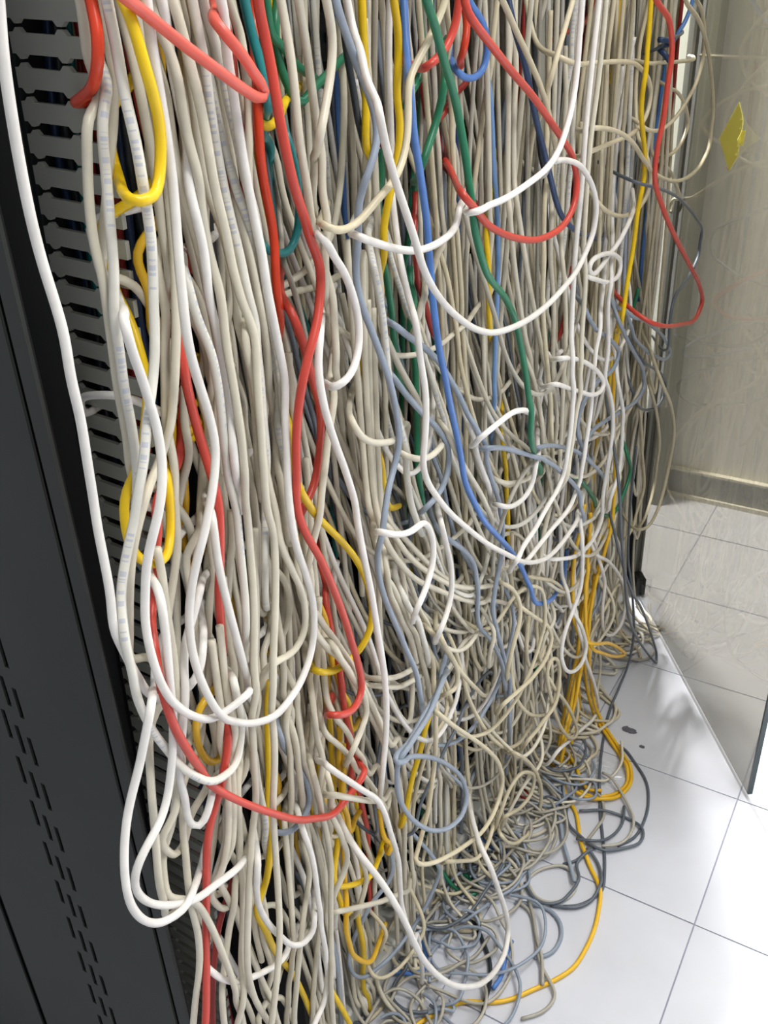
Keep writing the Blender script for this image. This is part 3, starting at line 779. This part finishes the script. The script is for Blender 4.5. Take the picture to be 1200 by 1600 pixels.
d .4 @F | 975,1260:F 973,1285:F 958,1305:F 930,1318:F 900,1312:F
s .4 @F | 815,1392:F 830,1367:F 855,1355:F 885,1354:F 902,1370:F 900,1387:F 880,1407:F 855,1411:F 835,1400:F 825,1380:F
d .4 @F | 820,1380:F 840,1408:F 870,1412:F 895,1392:F 905,1370:F 900,1350:F 920,1332:F
g .4 @F | 805,1412:F 817,1412:F 850,1417:F 872,1435:F 878,1457:F 870,1480:F 857,1492:F 835,1496:F
d .4 @F | 915,1328:F 925,1335:F 935,1350:F 940,1380:F 930,1402:F 905,1417:F 880,1417:F 860,1412:F
d .4 @F | 880,1350:F 900,1345:F 915,1332:F 930,1322:F
s .4 @F | 810,1410:F 827,1422:F 835,1450:F 842,1495:F 855,1530:F 868,1555:F 850,1580:F 815,1592:F
s .4 @F | 825,1405:F 832,1425:F 840,1475:F 847,1507:F 848,1540:F
k .4 short black cable lying on the floor under the lowest loop | 732,1425:F 745,1452:F 757,1477:F 765,1500:F 766,1530:F 760,1562:F 755,1585:F
b .4 short blue cable lying on the floor under the lowest loop | 800,1470:F 790,1495:F 783,1527:F 770,1545:F
w .41 @B | 372,1180:.43 370,1225 375,1300 377,1375 380,1425 377,1500 377,1550 372,1592 368,1640
w .415 @B | 385,1320:.43 370,1375 360,1437 352,1500 347,1550 350,1595 356,1640
W .40 white cable in a low round loop at the bottom of the left bundle | 401,1280:.43 400,1350 402,1405 417,1440 437,1462 457,1477 475,1475 490,1455 493,1432 490,1395:.43
W .41 @B | 318,1500:.43 330,1517 347,1530 367,1536 380,1535 395,1527 415,1517 440,1500 452,1482 460,1460:.43
w .40 @B | 480,1170:.43 490,1212 500,1250 510,1300 517,1350 517,1400 517,1475 517,1537 521,1600 524,1640
W .40 @B | 460,1240:.43 470,1287 487,1337 495,1387 500,1437 510,1495 512,1525 505,1570 490,1602 480,1640
w .40 @B | 500,1170:.43 510,1212 520,1275 537,1312 543,1340 535,1370 525,1390 518,1420:.42
w .41 @B | 470,1300:.43 480,1330 483,1375 477,1412 472,1450 467,1500 463,1545 460,1600
w .42 @B | 440,1250:.44 445,1287 450,1350 455,1412 457,1462 452,1520 448,1600
w .41 @B | 545,1300:.43 567,1350 572,1380 565,1407 552,1430:.43
w .40 @T | 510,1430:.43 525,1425 562,1417 600,1407 622,1397 640,1388:.42
w .42 @B | 355,1260 350,1320 340,1370 332,1400:.43
w .42 @B | 340,1370 355,1400 360,1415 348,1420 335,1408 328,1390
w .43 @B | 345,1300 365,1340 385,1380 400,1420
w .425 @B | 430,1330 415,1370 405,1420 412,1470 425,1515 420,1560
w .42 @B | 495,1300 505,1350 508,1400 500,1450 493,1510 488,1600
w .42 @B | 400,1600 412,1570 430,1540 440,1510:.43
y .42 @H | 400,1420 410,1445 425,1477 440,1500 455,1517 472,1550 485,1580 492,1610
y .42 @H | 515,1540 525,1560 545,1597 555,1630
y .42 @H | 520,1380 535,1385 565,1377 580,1368
y .42 @H | 522,1370 525,1387 535,1415 540,1430
Y .41 @H | 540,1450 545,1470 552,1492 580,1502
Y .42 @H | 536,1255 543,1275 545,1300
y .41 @H | 655,1180 647,1205 637,1250 628,1290
Y .42 @H | 600,1310 612,1320 608,1335
'''


def parse(row):
    head, pts = row.split('|')
    c, p, lab = head.strip().split(' ', 2)
    p = float(p)
    P, F = [], []
    for q in pts.split():
        sp = None
        if ':' in q: q, sp = q.split(':')
        x, y = map(float, q.split(','))
        if sp == 'F': P.append((x, y, None))
        else: P.append((x, y, float(sp) if sp else p))
    return c, lab.strip(), P


FLOOR_TOP = 0.0035
RAD = dict(w=.0031, W=.0031, P=.0032, c=.0029, s=.0024, g=.0030, d=.0024, r=.0034, p=.0034, R=.0031, o=.0034, y=.0033, Y=.0031, G=.0034, t=.0033, b=.0033, l=.0030, n=.0033, k=.0030)
TUCK = np.array([-0.40, 0.88, 0.0])


def tail(a, t, rad, short=False, far=False):
    """carry a cable on behind its neighbours from its last point in view"""
    t = t / np.linalg.norm(t)
    if far:                                          # hangs well in front: lead it back into the curtain
        return [a + t * 0.03 + TUCK * 0.03, a + t * 0.06 + TUCK * 0.10, a + t * 0.08 + TUCK * 0.20]
    left = a[1] < 0.47
    short = short and a[1] > 0.55
    tk = np.array([0.12, 0.80, 0.0]) if left else TUCK
    o = [a + t * 0.02 + tk * 0.025]
    s = 1 if t[2] > 0 else -1
    if abs(t[2]) > 0.35 and not short:
        f = 1.0
        o += [a + t * 0.04 + tk * 0.05 + np.array([0, 0, s * .08 * f]), a + tk * 0.065 + np.array([0, t[1] * .05, s * .24 * f])]
        if s < 0 and f == 1.0:
            o.append(a + tk * 0.07 + np.array([0.0, t[1] * .05, -.42]))
    else:
        o += [a + t * 0.04 + tk * 0.06]
    for w in o: w[2] = max(w[2], rad)
    return o


def before_glass(x, y, p):
    """share of its depth at which a point seen through the pane would hang on the aisle side of it"""
    d = ray(x, y)
    t = -p / d[0]
    g = GN - GH
    A = np.array([[d[0], -g[0]], [d[1], -g[1]]])
    tg, sg = np.linalg.solve(A, GH)                  # where the line of sight meets the door
    if not (-0.04 < sg < 1.03) or tg <= 0: return 1.0
    return min(1.0, tg * (1 - 0.022) / t)


def world_points(P, rad, short=False):
    ps = sorted(v[2] for v in P if v[2] is not None)
    base = ps[len(ps) // 2] if ps else .4
    sc = min([1.0] + [before_glass(x, y, p) for x, y, p in P if p is not None and x > 820])
    if sc < 1.0:
        P = [(x, y, p if p is None else p * sc) for x, y, p in P]
        base *= sc
    ph = rng.uniform(0, 6.28)
    fz = rng.uniform(0, 0.006)
    out = []
    for i, (x, y, p) in enumerate(P):
        if p is None:
            out.append(at_floor(x, y, rad + fz))
            continue
        k = 1.0 if x < 820 else min(1.0, (abs(ray(x, y)[0]) / 0.55) ** 1.5)
        w = at_depth(x, y, base + (p - base) * k + 0.004 * k * math.sin(ph + i * 0.9))
        if w[2] < rad + 0.001: w = at_floor(x, y, rad + fz)
        out.append(w)
    if P[0][1] <= 20 and P[0][2] is not None:       # comes from above: runs up to the top of the rack
        t = out[0] - out[1]; t /= np.linalg.norm(t)
        a = out[0]
        out = [np.array([-0.50, a[1] + t[1] * .3 + 0.02, 1.92]), np.array([a[0] - 0.02, a[1] + t[1] * .22, 1.62]), a + 0.10 * t + np.array([0, 0, .08])] + out
    elif P[0][2] is not None:
        out = tail(out[0], out[0] - out[1], rad, short, sc < 0.97)[::-1] + out
    if P[-1][1] <= 20 and P[-1][2] is not None:
        t = out[-1] - out[-2]; t /= np.linalg.norm(t)
        a = out[-1]
        out += [a + 0.10 * t + np.array([0, 0, .08]), np.array([a[0] - 0.02, a[1] + t[1] * .22, 1.62]), np.array([-0.50, a[1] + t[1] * .3 + .02, 1.92])]
    elif P[-1][1] >= 1595 and P[-1][2] is not None:   # goes on down to the floor below the picture
        a = out[-1]
        if a[2] > 0.12:
            out += [a + np.array([0.0, 0.01, -0.45 * a[2]]), np.array([a[0] + .01, a[1] + .02, 0.03]), np.array([a[0] + .02, a[1] + .07, .006]), np.array([a[0] + .03, a[1] + .14, .006])]
    elif P[-1][2] is not None:
        out += tail(out[-1], out[-1] - out[-2], rad, short, sc < 0.97)
    for w in out: w[2] = max(w[2], rad)
    return out


for row in TRACES.strip().split('\n'):
    c, lab, P = parse(row)
    rad = RAD[c]
    if lab[0] == '@': label, grp = GROUPS[lab[1]]
    else: label, grp = lab, None
    if 'lowest big loop over' in label: rad = .0036
    cable(world_points(P, rad, lab[:2] in ('@H', '@K', '@D')), c, rad, label, grp, 8)

def slot_point(x, y, lx, ly):
    """centre of the duct slot nearest to a seen point, lx across the duct and ly into it"""
    w = at_y(x, y, YP)
    k = round(((w[2] - 0.70) - 0.0042) / PIT - 0.5)
    v = Matrix.Translation(duct.location) @ duct.rotation_euler.to_matrix().to_4x4() @ Vector((lx, ly, (k + 0.5) * PIT + 0.0042))
    return np.array(v)


# orange cable plugged into a slot of the duct
a = [at_y(138, -30, .395), at_y(141, 0, .395), at_y(151, 37, .392), at_y(154, 87, .388), at_y(150, 118, .389), at_y(143, 140, .397), slot_point(124, 152, .0185, -.010), slot_point(124, 152, .0165, .0), slot_point(124, 152, .0160, .010)]
a = [a[0] + np.array([-.03, .02, .5]), a[0] + np.array([-.005, .0, .2])] + a
cable(a, 'o', 0.0034, 'orange-red cable hooking into a slot of the grey duct', fixed=True)
# white cable coming out of the duct sideways
a = [slot_point(104, 632, -.019, .010), slot_point(104, 632, -.019, .0), slot_point(104, 632, -.017, -.010), at_y(125, 622, .398), at_y(160, 617, .395), at_y(190, 619, .396), at_y(225, 630, .403), at_y(250, 643, .408), at_y(270, 655, .412)]
cable(a, 'W', 0.0029, 'white cable arching sideways out of a slot of the duct', fixed=True)

# ---- cables further back in the curtain, hung in the rack itself
def hang(Y, X, z1, drift, kind, col, rad):
    pts = [np.array([-0.52, Y + rng.uniform(-.03, .03), 1.93])]
    z, y, x = 1.75, Y, X
    ph = rng.uniform(0, 6.28)
    sw = rng.uniform(.006, .03)
    while z > z1:
        f = (1.75 - z) / (1.75 - z1 + 1e-6)
        pts.append(np.array([X + 0.012 * math.sin(ph + z * 5.0), Y + drift * f + sw * math.sin(ph * 1.7 + z * 4.2), z]))
        z -= rng.uniform(.13, .2)
    for w in pts: w[1] = max(w[1], 0.525)
    e = pts[-1]
    if kind == 'u':                              # turns and climbs back
        w = rng.uniform(.03, .09) * (1 if rng.random() < .5 else -1)
        if e[1] + w * 1.1 < 0.53: w = abs(w)
        pts += [e + np.array([.01, w * .15, -.07]), e + np.array([.015, w * .5, -.10]), e + np.array([.01, w * .9, -.06]),
                e + np.array([0, w * 1.05, .06]), e + np.array([-.02, w * .9, .2]), e + np.array([-.05, w * .8, .38])]
    else:                                        # drops and runs on the floor
        d = rng.uniform(-.5, 1.0)
        pts += [np.array([e[0] + .01, e[1] + .01, .10]), np.array([e[0] + .035, e[1] + .03 * d, .03]),
                np.array([e[0] + .08, e[1] + .08 * d, rad + .004]), np.array([e[0] + .09, e[1] + .16 * d, rad + .003]), np.array([e[0] + .04, e[1] + .22 * d, rad + .003])]
    return pts


def pick():
    return 'yGbrRn'[rng.integers(6)] if rng.random() < .06 else rng.choice(list('wwwwwwcccccsssWPgd'))


def in_gap(Y):
    return 0.575 < Y < 0.70


n_ind = 0
for k in range(235):
    Y = rng.uniform(0.50, 1.66)
    if in_gap(Y) and rng.random() < .85: continue
    front = k < 44
    X = rng.uniform(-.455, -.425) if front else rng.uniform(-.56, -.455)
    col = pick()
    if front and col in 'yGbr': col = 'w'
    rad = RAD[col]
    z1 = rng.uniform(.10, .75) if Y < 1.2 else rng.uniform(.05, .55)
    pts = hang(Y, X, z1, rng.uniform(-.06, .06), 'u' if rng.random() < .6 else 'f', col, rad)
    if front:
        g = GROUPS['C' if Y < 1.05 else 'R']
        cable(pts, col if col in 'wcsWP' else 'w', rad, g[0], g[1], 6)
    else:
        deep_cable(pts, col, rad)

# loose curls in the lower tangle
def curl(c, r0, n, col, rad, flat=0.02):
    a0 = rng.uniform(0, 6.28); s = 1 if rng.random() < .5 else -1
    sp = rng.uniform(2.2, 5.5); tz = rng.uniform(.7, 1.25); tilt = rng.uniform(-.35, .35)
    pts = []
    for i in range(n):
        a = a0 + s * sp * i / (n - 1)
        rr = r0 * (1 + .25 * math.sin(a * 1.3 + a0))
        pts.append(np.array([c[0] + flat * math.sin(a + a0) + .01 * i / n, c[1] + rr * math.cos(a), max(rad, c[2] + tz * rr * math.sin(a) + tilt * rr * math.cos(a))]))
    e0 = pts[0] + (pts[0] - pts[1]) * .8 + np.array([-.05, 0, rng.uniform(.0, .10)])
    e1 = pts[-1] + (pts[-1] - pts[-2]) * .8 + np.array([-.05, 0, rng.uniform(.0, .10)])
    e0[2] = max(e0[2], rad); e1[2] = max(e1[2], rad)
    return [e0] + pts + [e1]


for k in range(62):
    Y = rng.uniform(.62, 1.42)
    zc = rng.uniform(.03, .55 - .22 * max(0, Y - 1.0))
    col = rng.choice(list('wwwccssgd'))
    front = k < 14
    X = rng.uniform(-.425, -.39) if front else rng.uniform(-.48, -.425)
    pts = curl((X, Y, zc), rng.uniform(.05, .13), 9, col, RAD[col])
    if front:
        cable(pts, col if col in 'wcs' else 'w', RAD['c'] * .95, *GROUPS['T'], 6)
    else:
        deep_cable(pts, col, RAD[col] * .95)
# long slack lengths draped from bundle to bundle
for k in range(105):
    Y0 = rng.uniform(.62, 1.15); z0 = rng.uniform(.45, 1.0) - .25 * (Y0 - .62)
    Y1 = Y0 + rng.uniform(.10, .45); z1 = z0 - rng.uniform(.05, .4)
    if z1 < .06: z1 = .06
    X = rng.uniform(-.435, -.40) if k < 22 else rng.uniform(-.50, -.43)
    sag = rng.uniform(.03, .16)
    col = rng.choice(list('wwwwccsWgdP'))
    pts = []
    for i in range(9):
        t = i / 8
        pts.append(np.array([X + .02 * math.sin(3.1 * t), Y0 + (Y1 - Y0) * (t ** 1.4), max(RAD[col], z0 + (z1 - z0) * t - sag * 4 * t * (1 - t))]))
    pts = [pts[0] + np.array([-.03, -.02, .12]), ] + pts + [pts[-1] + np.array([-.03, .03, .10])]
    pts = [pts[0] + np.array([-.03, 0.0, .15])] + pts + [pts[-1] + np.array([-.04, .01, .13])]
    if k < 22:
        cable(pts, col if col in 'wcsWP' else 'w', RAD['c'], *GROUPS['T'], 6)
    else:
        deep_cable(pts, col, RAD[col] * .95)
# loops lying about at the foot of the rack
for k in range(54):
    Y = rng.uniform(.52, 1.18)
    X = -0.43 + abs(rng.normal(0, .04)) + (0.05 if Y < .85 else 0.02) * rng.random()
    col = rng.choice(list('sssgggdw'))
    n, r0 = 10, rng.uniform(.03, .085)
    a0, sp = rng.uniform(0, 6.28), rng.uniform(3.0, 6.5)
    pts = []
    for i in range(n):
        a = a0 + sp * i / (n - 1)
        rr = r0 * (1 + .3 * math.sin(1.7 * a + a0))
        pts.append(np.array([X + .75 * rr * math.cos(a), Y + rr * math.sin(a), RAD['d'] + .004 + .016 * rng.random() + max(0, -.40 - X) * .4]))
    pts[0][0] -= .03
    if k < 14:
        cable(pts, col if col in 'sgd' else 's', .0024, *GROUPS['F'], 6)
    else:
        deep_cable(pts, col, .0024)
# ---- small things
# dark blue hook-and-loop tie
a = at_depth(1035, 68, .42)
tie = [a + np.array([0, -.018, .006]), a + np.array([.01, 0, .004]), a + np.array([.004, .02, .0]), a + np.array([-.008, .008, -.004]), a + np.array([.006, -.006, -.012]), a + np.array([.012, .002, -.022])]
cable(tie, 'n', .0042, 'dark blue tie knotted round the cables by the red one', None, 6, 'cable_tie', cat='tie')
# dust smudges
M_dust = mat('dark_dust', (96, 96, 104), 0.95, var=.3, scale=200)
def lump(name, c, rx, ry, h, mt, label, cat, seed, grp=None):
    q = np.random.default_rng(seed)
    n = 26; vs = [(0, 0, h)]; fs = []
    rad_ = [1 + .06 * q.normal() + .28 * math.cos(2 * 2 * math.pi * i / n) for i in range(n)]
    for ring, (s, z) in enumerate(((.55, h * .9), (1.0, 0.0004))):
        for i in range(n):
            a = 2 * math.pi * i / n
            vs.append((rx * s * rad_[i] * math.cos(a), ry * s * rad_[i] * math.sin(a), z))
    for i in range(n):
        j = (i + 1) % n
        fs.append((0, 1 + i, 1 + j)); fs.append((1 + i, 1 + n + i, 1 + n + j, 1 + j))
    me = bpy.data.meshes.new(name); me.from_pydata(vs, [], fs); me.update()
    o = link_mesh(name, me, mt, None, c)
    return tag(o, label, cat, grp)
p0 = at_floor(983, 1141)
lump('dust_clump', p0, .011, .010, .0012, M_dust, 'dark clump of dust on the tile beside the yellow loop', 'dust', 3)
p0 = at_floor(1003, 1167)
lump('dust_clump', p0, .004, .005, .0008, M_dust, 'tiny fleck of dust on the tile near the larger clump', 'dust', 5)
# crumpled clear plastic on the floor among the cables
M_pl = bpy.data.materials.new('clear_plastic'); M_pl.use_nodes = True
nt = M_pl.node_tree; nt.nodes.clear()
out = nt.nodes.new('ShaderNodeOutputMaterial'); tr = nt.nodes.new('ShaderNodeBsdfTransparent'); gl = nt.nodes.new('ShaderNodeBsdfPrincipled')
gl.inputs['Base Color'].default_value = (.9, .92, .95, 1); gl.inputs['Roughness'].default_value = .12
mx = nt.nodes.new('ShaderNodeMixShader'); mx.inputs[0].default_value = .4
nt.links.new(tr.outputs[0], mx.inputs[1]); nt.links.new(gl.outputs[0], mx.inputs[2]); nt.links.new(mx.outputs[0], out.inputs[0])
N = 16; vs, fs = [], []
c0 = at_floor(938, 1208)
q = np.random.default_rng(4)
for i in range(N + 1):
    for j in range(N + 1):
        u, v = i / N - .5, j / N - .5
        e = 1 - 2 * max(abs(u), abs(v))
        vs.append((.075 * u * (1 + .3 * math.sin(9 * v)) + .01 * v, .06 * v, .0012 + .006 * e * q.random()))
for i in range(N):
    for j in range(N):
        b = i * (N + 1) + j; fs.append((b, b + N + 1, b + N + 2, b + 1))
me = bpy.data.meshes.new('plastic_wrap'); me.from_pydata(vs, [], fs); me.update()
tag(link_mesh('plastic_wrap', me, M_pl, None, c0), 'crumpled clear plastic bag on the floor among the yellow cables', 'plastic bag')

# ---- lay the cables against each other and against the solid things, so that none runs through another
def solid_boxes():
    bpy.context.view_layer.update()
    out = []
    for o in bpy.data.objects:
        if o.type != 'MESH': continue
        root = o.parent or o
        if root.name.split('.')[0] not in ('equipment_rack', 'steel_cabinet', 'patch_panel', 'floor_trunking', 'trim_1', 'wall_back', 'baseboard_back') or o.name.startswith('port'): continue
        w = np.array([o.matrix_world @ Vector(c) for c in o.bound_box])
        out.append((w.min(0), w.max(0)))
    return out


def relax(specs, iters=36):
    n = [len(q['c']) for q in specs]
    P = np.vstack([q['c'] for q in specs]); P0 = P.copy()
    cid = np.repeat(np.arange(len(specs)), n)
    idx = np.concatenate([np.arange(k) for k in n])
    R = np.repeat([q['r'] for q in specs], n)
    held = np.repeat([q['fixed'] for q in specs], n)
    mob = np.where(held, 0.0, 1.0)
    deep = np.repeat([bool(q.get('deep')) for q in specs], n)
    same = np.r_[cid[1:] == cid[:-1], False]                 # i and i+1 belong together
    boxes = solid_boxes()
    D = np.array(duct.matrix_basis.inverted()); DW_ = np.array(duct.matrix_basis)
    G = np.array(door.matrix_basis.inverted()); GW_ = np.array(door.matrix_basis)

    def tangents():
        T = np.zeros_like(P)
        T[1:-1] = P[2:] - P[:-2]
        first = np.r_[True, ~same[:-1]]; last = ~same
        f = np.where(first)[0]; l = np.where(last)[0]
        T[f] = P[f + 1] - P[f]; T[l] = P[l] - P[l - 1]
        return T / (np.linalg.norm(T, axis=1)[:, None] + 1e-12)

    def smooth(d, k):
        for _ in range(k):
            nx = np.where(same[:, None], np.roll(d, -1, 0), d)
            sp = np.r_[False, same[:-1]]
            pv = np.where(sp[:, None], np.roll(d, 1, 0), d)
            d = 0.25 * nx + 0.5 * d + 0.25 * pv
        return d

    def neighbours(h):
        c = np.floor((P - P.min(0)) / h).astype(np.int64) + 1
        nx, ny, nz = c.max(0) + 2
        key = (c[:, 0] * ny + c[:, 1]) * nz + c[:, 2]
        order = np.argsort(key, kind='stable'); sk = key[order]
        I, J = [], []
        for dx, dy, dz in [(0, 0, 0)] + [(x, y, z) for x in (-1, 0, 1) for y in (-1, 0, 1) for z in (-1, 0, 1) if (x, y, z) > (0, 0, 0)]:
            k2 = sk + (dx * ny + dy) * nz + dz
            lo = np.searchsorted(sk, k2, 'left'); hi = np.searchsorted(sk, k2, 'right')
            m_ = hi - lo
            i = np.repeat(np.arange(len(sk)), m_)
            j = np.arange(m_.sum()) - np.repeat(np.cumsum(m_) - m_, m_) + np.repeat(lo, m_)
            if (dx, dy, dz) == (0, 0, 0):
                q = i < j; i, j = i[q], j[q]
            i, j = order[i], order[j]
            q = ((cid[i] != cid[j]) | (np.abs(idx[i] - idx[j]) > 9)) & ~(held[i] & held[j])
            q &= np.linalg.norm(P[i] - P[j], axis=1) < h
            I.append(i[q]); J.append(j[q])
        return np.concatenate(I), np.concatenate(J)

    def gaps(I, J, T):
        d = P[J] - P[I]
        ti, tj = T[I], T[J]
        nrm = np.cross(ti, tj); s_ = np.linalg.norm(nrm, axis=1)
        cross = s_ > 0.35
        nh = nrm / (s_[:, None] + 1e-9)
        along = (d * nh).sum(1)
        # crossing: apart along the common normal.  side by side: apart across the run
        inpl = np.linalg.norm(d - along[:, None] * nh, axis=1)
        ta = ti + tj * np.sign((ti * tj).sum(1) + 1e-9)[:, None]
        ta /= np.linalg.norm(ta, axis=1)[:, None] + 1e-9
        dp = d - (d * ta).sum(1)[:, None] * ta
        lp = np.linalg.norm(dp, axis=1)
        sg = np.where(along >= 0, 1.0, -1.0)
        nvec = np.where(cross[:, None], nh * sg[:, None], dp / (lp[:, None] + 1e-9))
        dist = np.where(cross, np.abs(along), lp)
        near = np.where(cross, inpl < 0.0052, np.abs((d * ta).sum(1)) < 0.0042)
        pen = np.where(near, R[I] + R[J] - dist, 0.0)
        return nvec, np.maximum(pen, 0)

    def solids(Q):
        for lo, hi in boxes:
            a, b = lo - R[:, None], hi + R[:, None]
            k = np.where(((Q > a) & (Q < b)).all(1) & ~held)[0]
            if len(k):
                lowd = Q[k] - a[k]; highd = b[k] - Q[k]
                if hi[0] < -0.40: lowd[:, 0] += 0.05          # rather out to the aisle than into the rack
                dist = np.hstack([lowd, highd]); ax = dist.argmin(1)
                for e in range(3):
                    g = ax == e; Q[k[g], e] = a[k[g], e]
                    g = ax == e + 3; Q[k[g], e] = b[k[g], e]
        for M, W_, lo, hi, axis, side in ((D, DW_, (-.13, -.0046, -.68), (.036, .06, .62), 1, 'lo'), (G, GW_, (.0, -.011, .012), (GL, .05, 2.05), 1, 'lo')):
            L = Q @ M[:3, :3].T + M[:3, 3]
            a, b = np.array(lo) - R[:, None], np.array(hi) + R[:, None]
            k = np.where(((L > a) & (L < b)).all(1) & ~held)[0]
            if len(k):
                if M is D:                                    # off the face of the duct, or past its open end
                    f = np.stack([L[k, 1] - a[k, 1], b[k, 0] - L[k, 0], b[k, 1] - L[k, 1]], 1)
                    f[deep[k], 0] = 9.0                       # what hangs behind stays behind
                    w = f.argmin(1)
                    L[k[w == 0], 1] = a[k[w == 0], 1]; L[k[w == 1], 0] = b[k[w == 1], 0]; L[k[w == 2], 1] = b[k[w == 2], 1]
                else:
                    L[k, 1] = a[k, 1]
                Q[k] = L[k] @ W_[:3, :3].T + W_[:3, 3]
        # crumpled plastic on the floor: cables lie over it
        k = (np.abs(Q[:, 0] - c0[0]) < .042) & (np.abs(Q[:, 1] - c0[1]) < .034)
        Q[k, 2] = np.maximum(Q[k, 2], .009 + R[k])
        Q[:, 2] = np.maximum(Q[:, 2], R + 0.0004)
        return Q

    def report(tag_):
        T = tangents(); I, J = neighbours(0.009)
        _, pen = gaps(I, J, T)
        q = np.linalg.norm(solids(P.copy()) - P, axis=1)
        print('RELAX', tag_, 'points', len(P), 'pairs', len(I), 'over 1mm', int((pen > .001).sum()), 'over 2mm', int((pen > .002).sum()), 'over 3.5mm', int((pen > .0035).sum()), 'in solids >1mm', int((q > .001).sum()), '>5mm', int((q > .005).sum()))

    report('before')
    for it in range(iters):
        if it % 4 == 0: I, J = neighbours(0.0115)
        T = tangents()
        nv, pen = gaps(I, J, T)
        k = pen > 1e-5
        a, b, v = I[k], J[k], nv[k] * (pen[k] * 0.55)[:, None]
        tot = mob[a] + mob[b] + 1e-9
        acc = np.zeros_like(P); cnt = np.zeros(len(P))
        va = -v * (mob[a] / tot)[:, None]; vb = v * (mob[b] / tot)[:, None]
        for e in range(3):
            acc[:, e] = np.bincount(a, va[:, e], len(P)) + np.bincount(b, vb[:, e], len(P))
        cnt = np.bincount(a, minlength=len(P)) + np.bincount(b, minlength=len(P))
        acc /= np.maximum(1.0, cnt * 0.5)[:, None]
        acc = smooth(acc, 4 if it < iters - 10 else 2) * 1.7 * mob[:, None]
        P += acc
        if it % 2 == 0 or it > iters - 6:
            Q = solids(P.copy())
            P += smooth(Q - P, 2)
    P[:] = smooth(P - P0, 2) + P0
    P[:] = solids(P)
    report('after')
    e = np.cumsum(n)[:-1]
    for q, c in zip(specs, np.split(P, e)): q['c'] = c


relax(SPECS)
DEEP, deep_mats = [], list(CM.keys())
for q in SPECS:
    V, F, UV, caps = skin(q['c'], q['r'], 5 if q.get('deep') else q['sides'])
    if q.get('deep'):
        DEEP.append((V, F, UV, caps, deep_mats.index(q['col'])))
        continue
    org = V[len(V) // 2 // q['sides'] * q['sides']].copy()
    o = link_mesh(q['name'], mesh_from(q['name'], [(V - org, F, UV, caps, 0)], [CM[q['col']]]), loc=org)
    tag(o, q['label'], q['cat'], q['group'])
    ALL.append((o, q['c'][::5], q['col']))
me = mesh_from('cable_mass', DEEP, [CM[q] for q in deep_mats])
tag(link_mesh('cable_mass', me), 'dense mass of mixed cables filling the rack behind the front ones', 'cables', kind='stuff')


# ---- labels of the look-alike cables: colour, course and the distinctive cable it hangs beside
LAND = {'long white cable hanging alone': 'the lone white cable', 'white cable with blue print': 'the printed white loop', 'bright white cable making the lowest': 'the cabinet-edge white loop',
        'thick red cable running': 'the thick red cable', 'red cable swooping': 'the red arc', 'long coral red': 'the long coral cable', 'coral cable doubling': 'the coral sharp bend',
        'bright yellow cable hooking': 'the bright yellow hook', 'yellow cable ending': 'the rounded yellow loop', 'small yellow loop low': 'the small yellow loop', 'yellow cable bending': 'the yellow bow',
        'white cable dipping': 'the deep white loop', 'teal cable running': 'the upper teal cable', 'teal cable curving': 'the curved teal cable', 'bright white cable bowing': 'the bowed white cable',
        'white cable hanging in a big': 'the big open white loop', 'blue-grey cable snaking': 'the snaking blue-grey cable', 'blue cable running': 'the long blue cable', 'light blue cable': 'the light blue cable',
        'blue cable hooking': 'the blue hook', 'navy cable': 'the navy cable', 'black cable hanging': 'the black cable', 'green cable slanting': 'the slanting green cable', 'green cable dipping': 'the green V',
        'red cable falling': 'the round red loop', 'red cable curving': 'the red cable at the glass', 'thin white cable tied': 'the small white curl', 'yellow cable hanging straight': 'the straight yellow cable',
        'yellow cable hanging at': 'the upper yellow cable', 'blue-grey cable coiled': 'the blue-grey ring', 'white cable rearing': 'the white hook', 'white cable hanging in the lowest': 'the lowest big white loop',
        'cream cable swinging in': 'the cream half circle', 'cream cable swinging down': 'the wide cream bow', 'long yellow cable snaking': 'the long yellow floor cable', 'dark grey cable drooping': 'the drooping dark grey loop',
        'cream cable twisted': 'the twisted cream loop', 'white cable in a slim hanging loop above': 'the slim white loop', 'short black cable': 'the short black cable', 'thin grey cable trailing': 'the trailing grey cable'}
marks = []
for o, P, c in ALL:
    for k, v in LAND.items():
        if o['label'].startswith(k): marks.append((v, P))
CW = dict(w='off-white', W='white', P='printed white', c='cream', s='warm grey', g='blue-grey', d='dark grey', r='red', p='coral', R='dark red', o='orange-red', y='yellow', Y='amber', G='green', t='teal', b='blue', l='light blue', n='navy', k='black')
VERB = {'L': 'hanging in the bundle by the duct', 'C': 'hanging in the curtain', 'R': 'hanging near the glass door', 'T': 'in the low tangle', 'B': 'hanging low by the cabinet', 'F': 'lying on the floor tiles',
        'N': 'looping near the glass', 'G': 'winding near the glass door', 'Y': 'running to the floor', 'H': 'half hidden in the curtain', 'K': 'half hidden in the curtain', 'D': 'half hidden in the curtain'}
KEY = {v[1]: k for k, v in GROUPS.items()}
for o, P, c in ALL:
    g = o.get('group')
    if g not in KEY: continue
    L = np.linalg.norm(np.diff(P, axis=0), axis=1).sum()
    z = P[:, 2]
    tort = L / (np.linalg.norm(P[-1] - P[0]) + 1e-6)
    shape = 'looped' if tort > 1.7 else ('curved' if tort > 1.12 else 'straight')
    best = min(marks, key=lambda mk: np.sort(np.linalg.norm(P[::2, None] - mk[1][None], axis=2).min(1))[:max(3, len(P) // 4)].mean())
    o['label'] = f"{shape} {CW[c]} cable {VERB[KEY[g]]} beside {best[0]}"
print('cables', CABLE_COUNT)
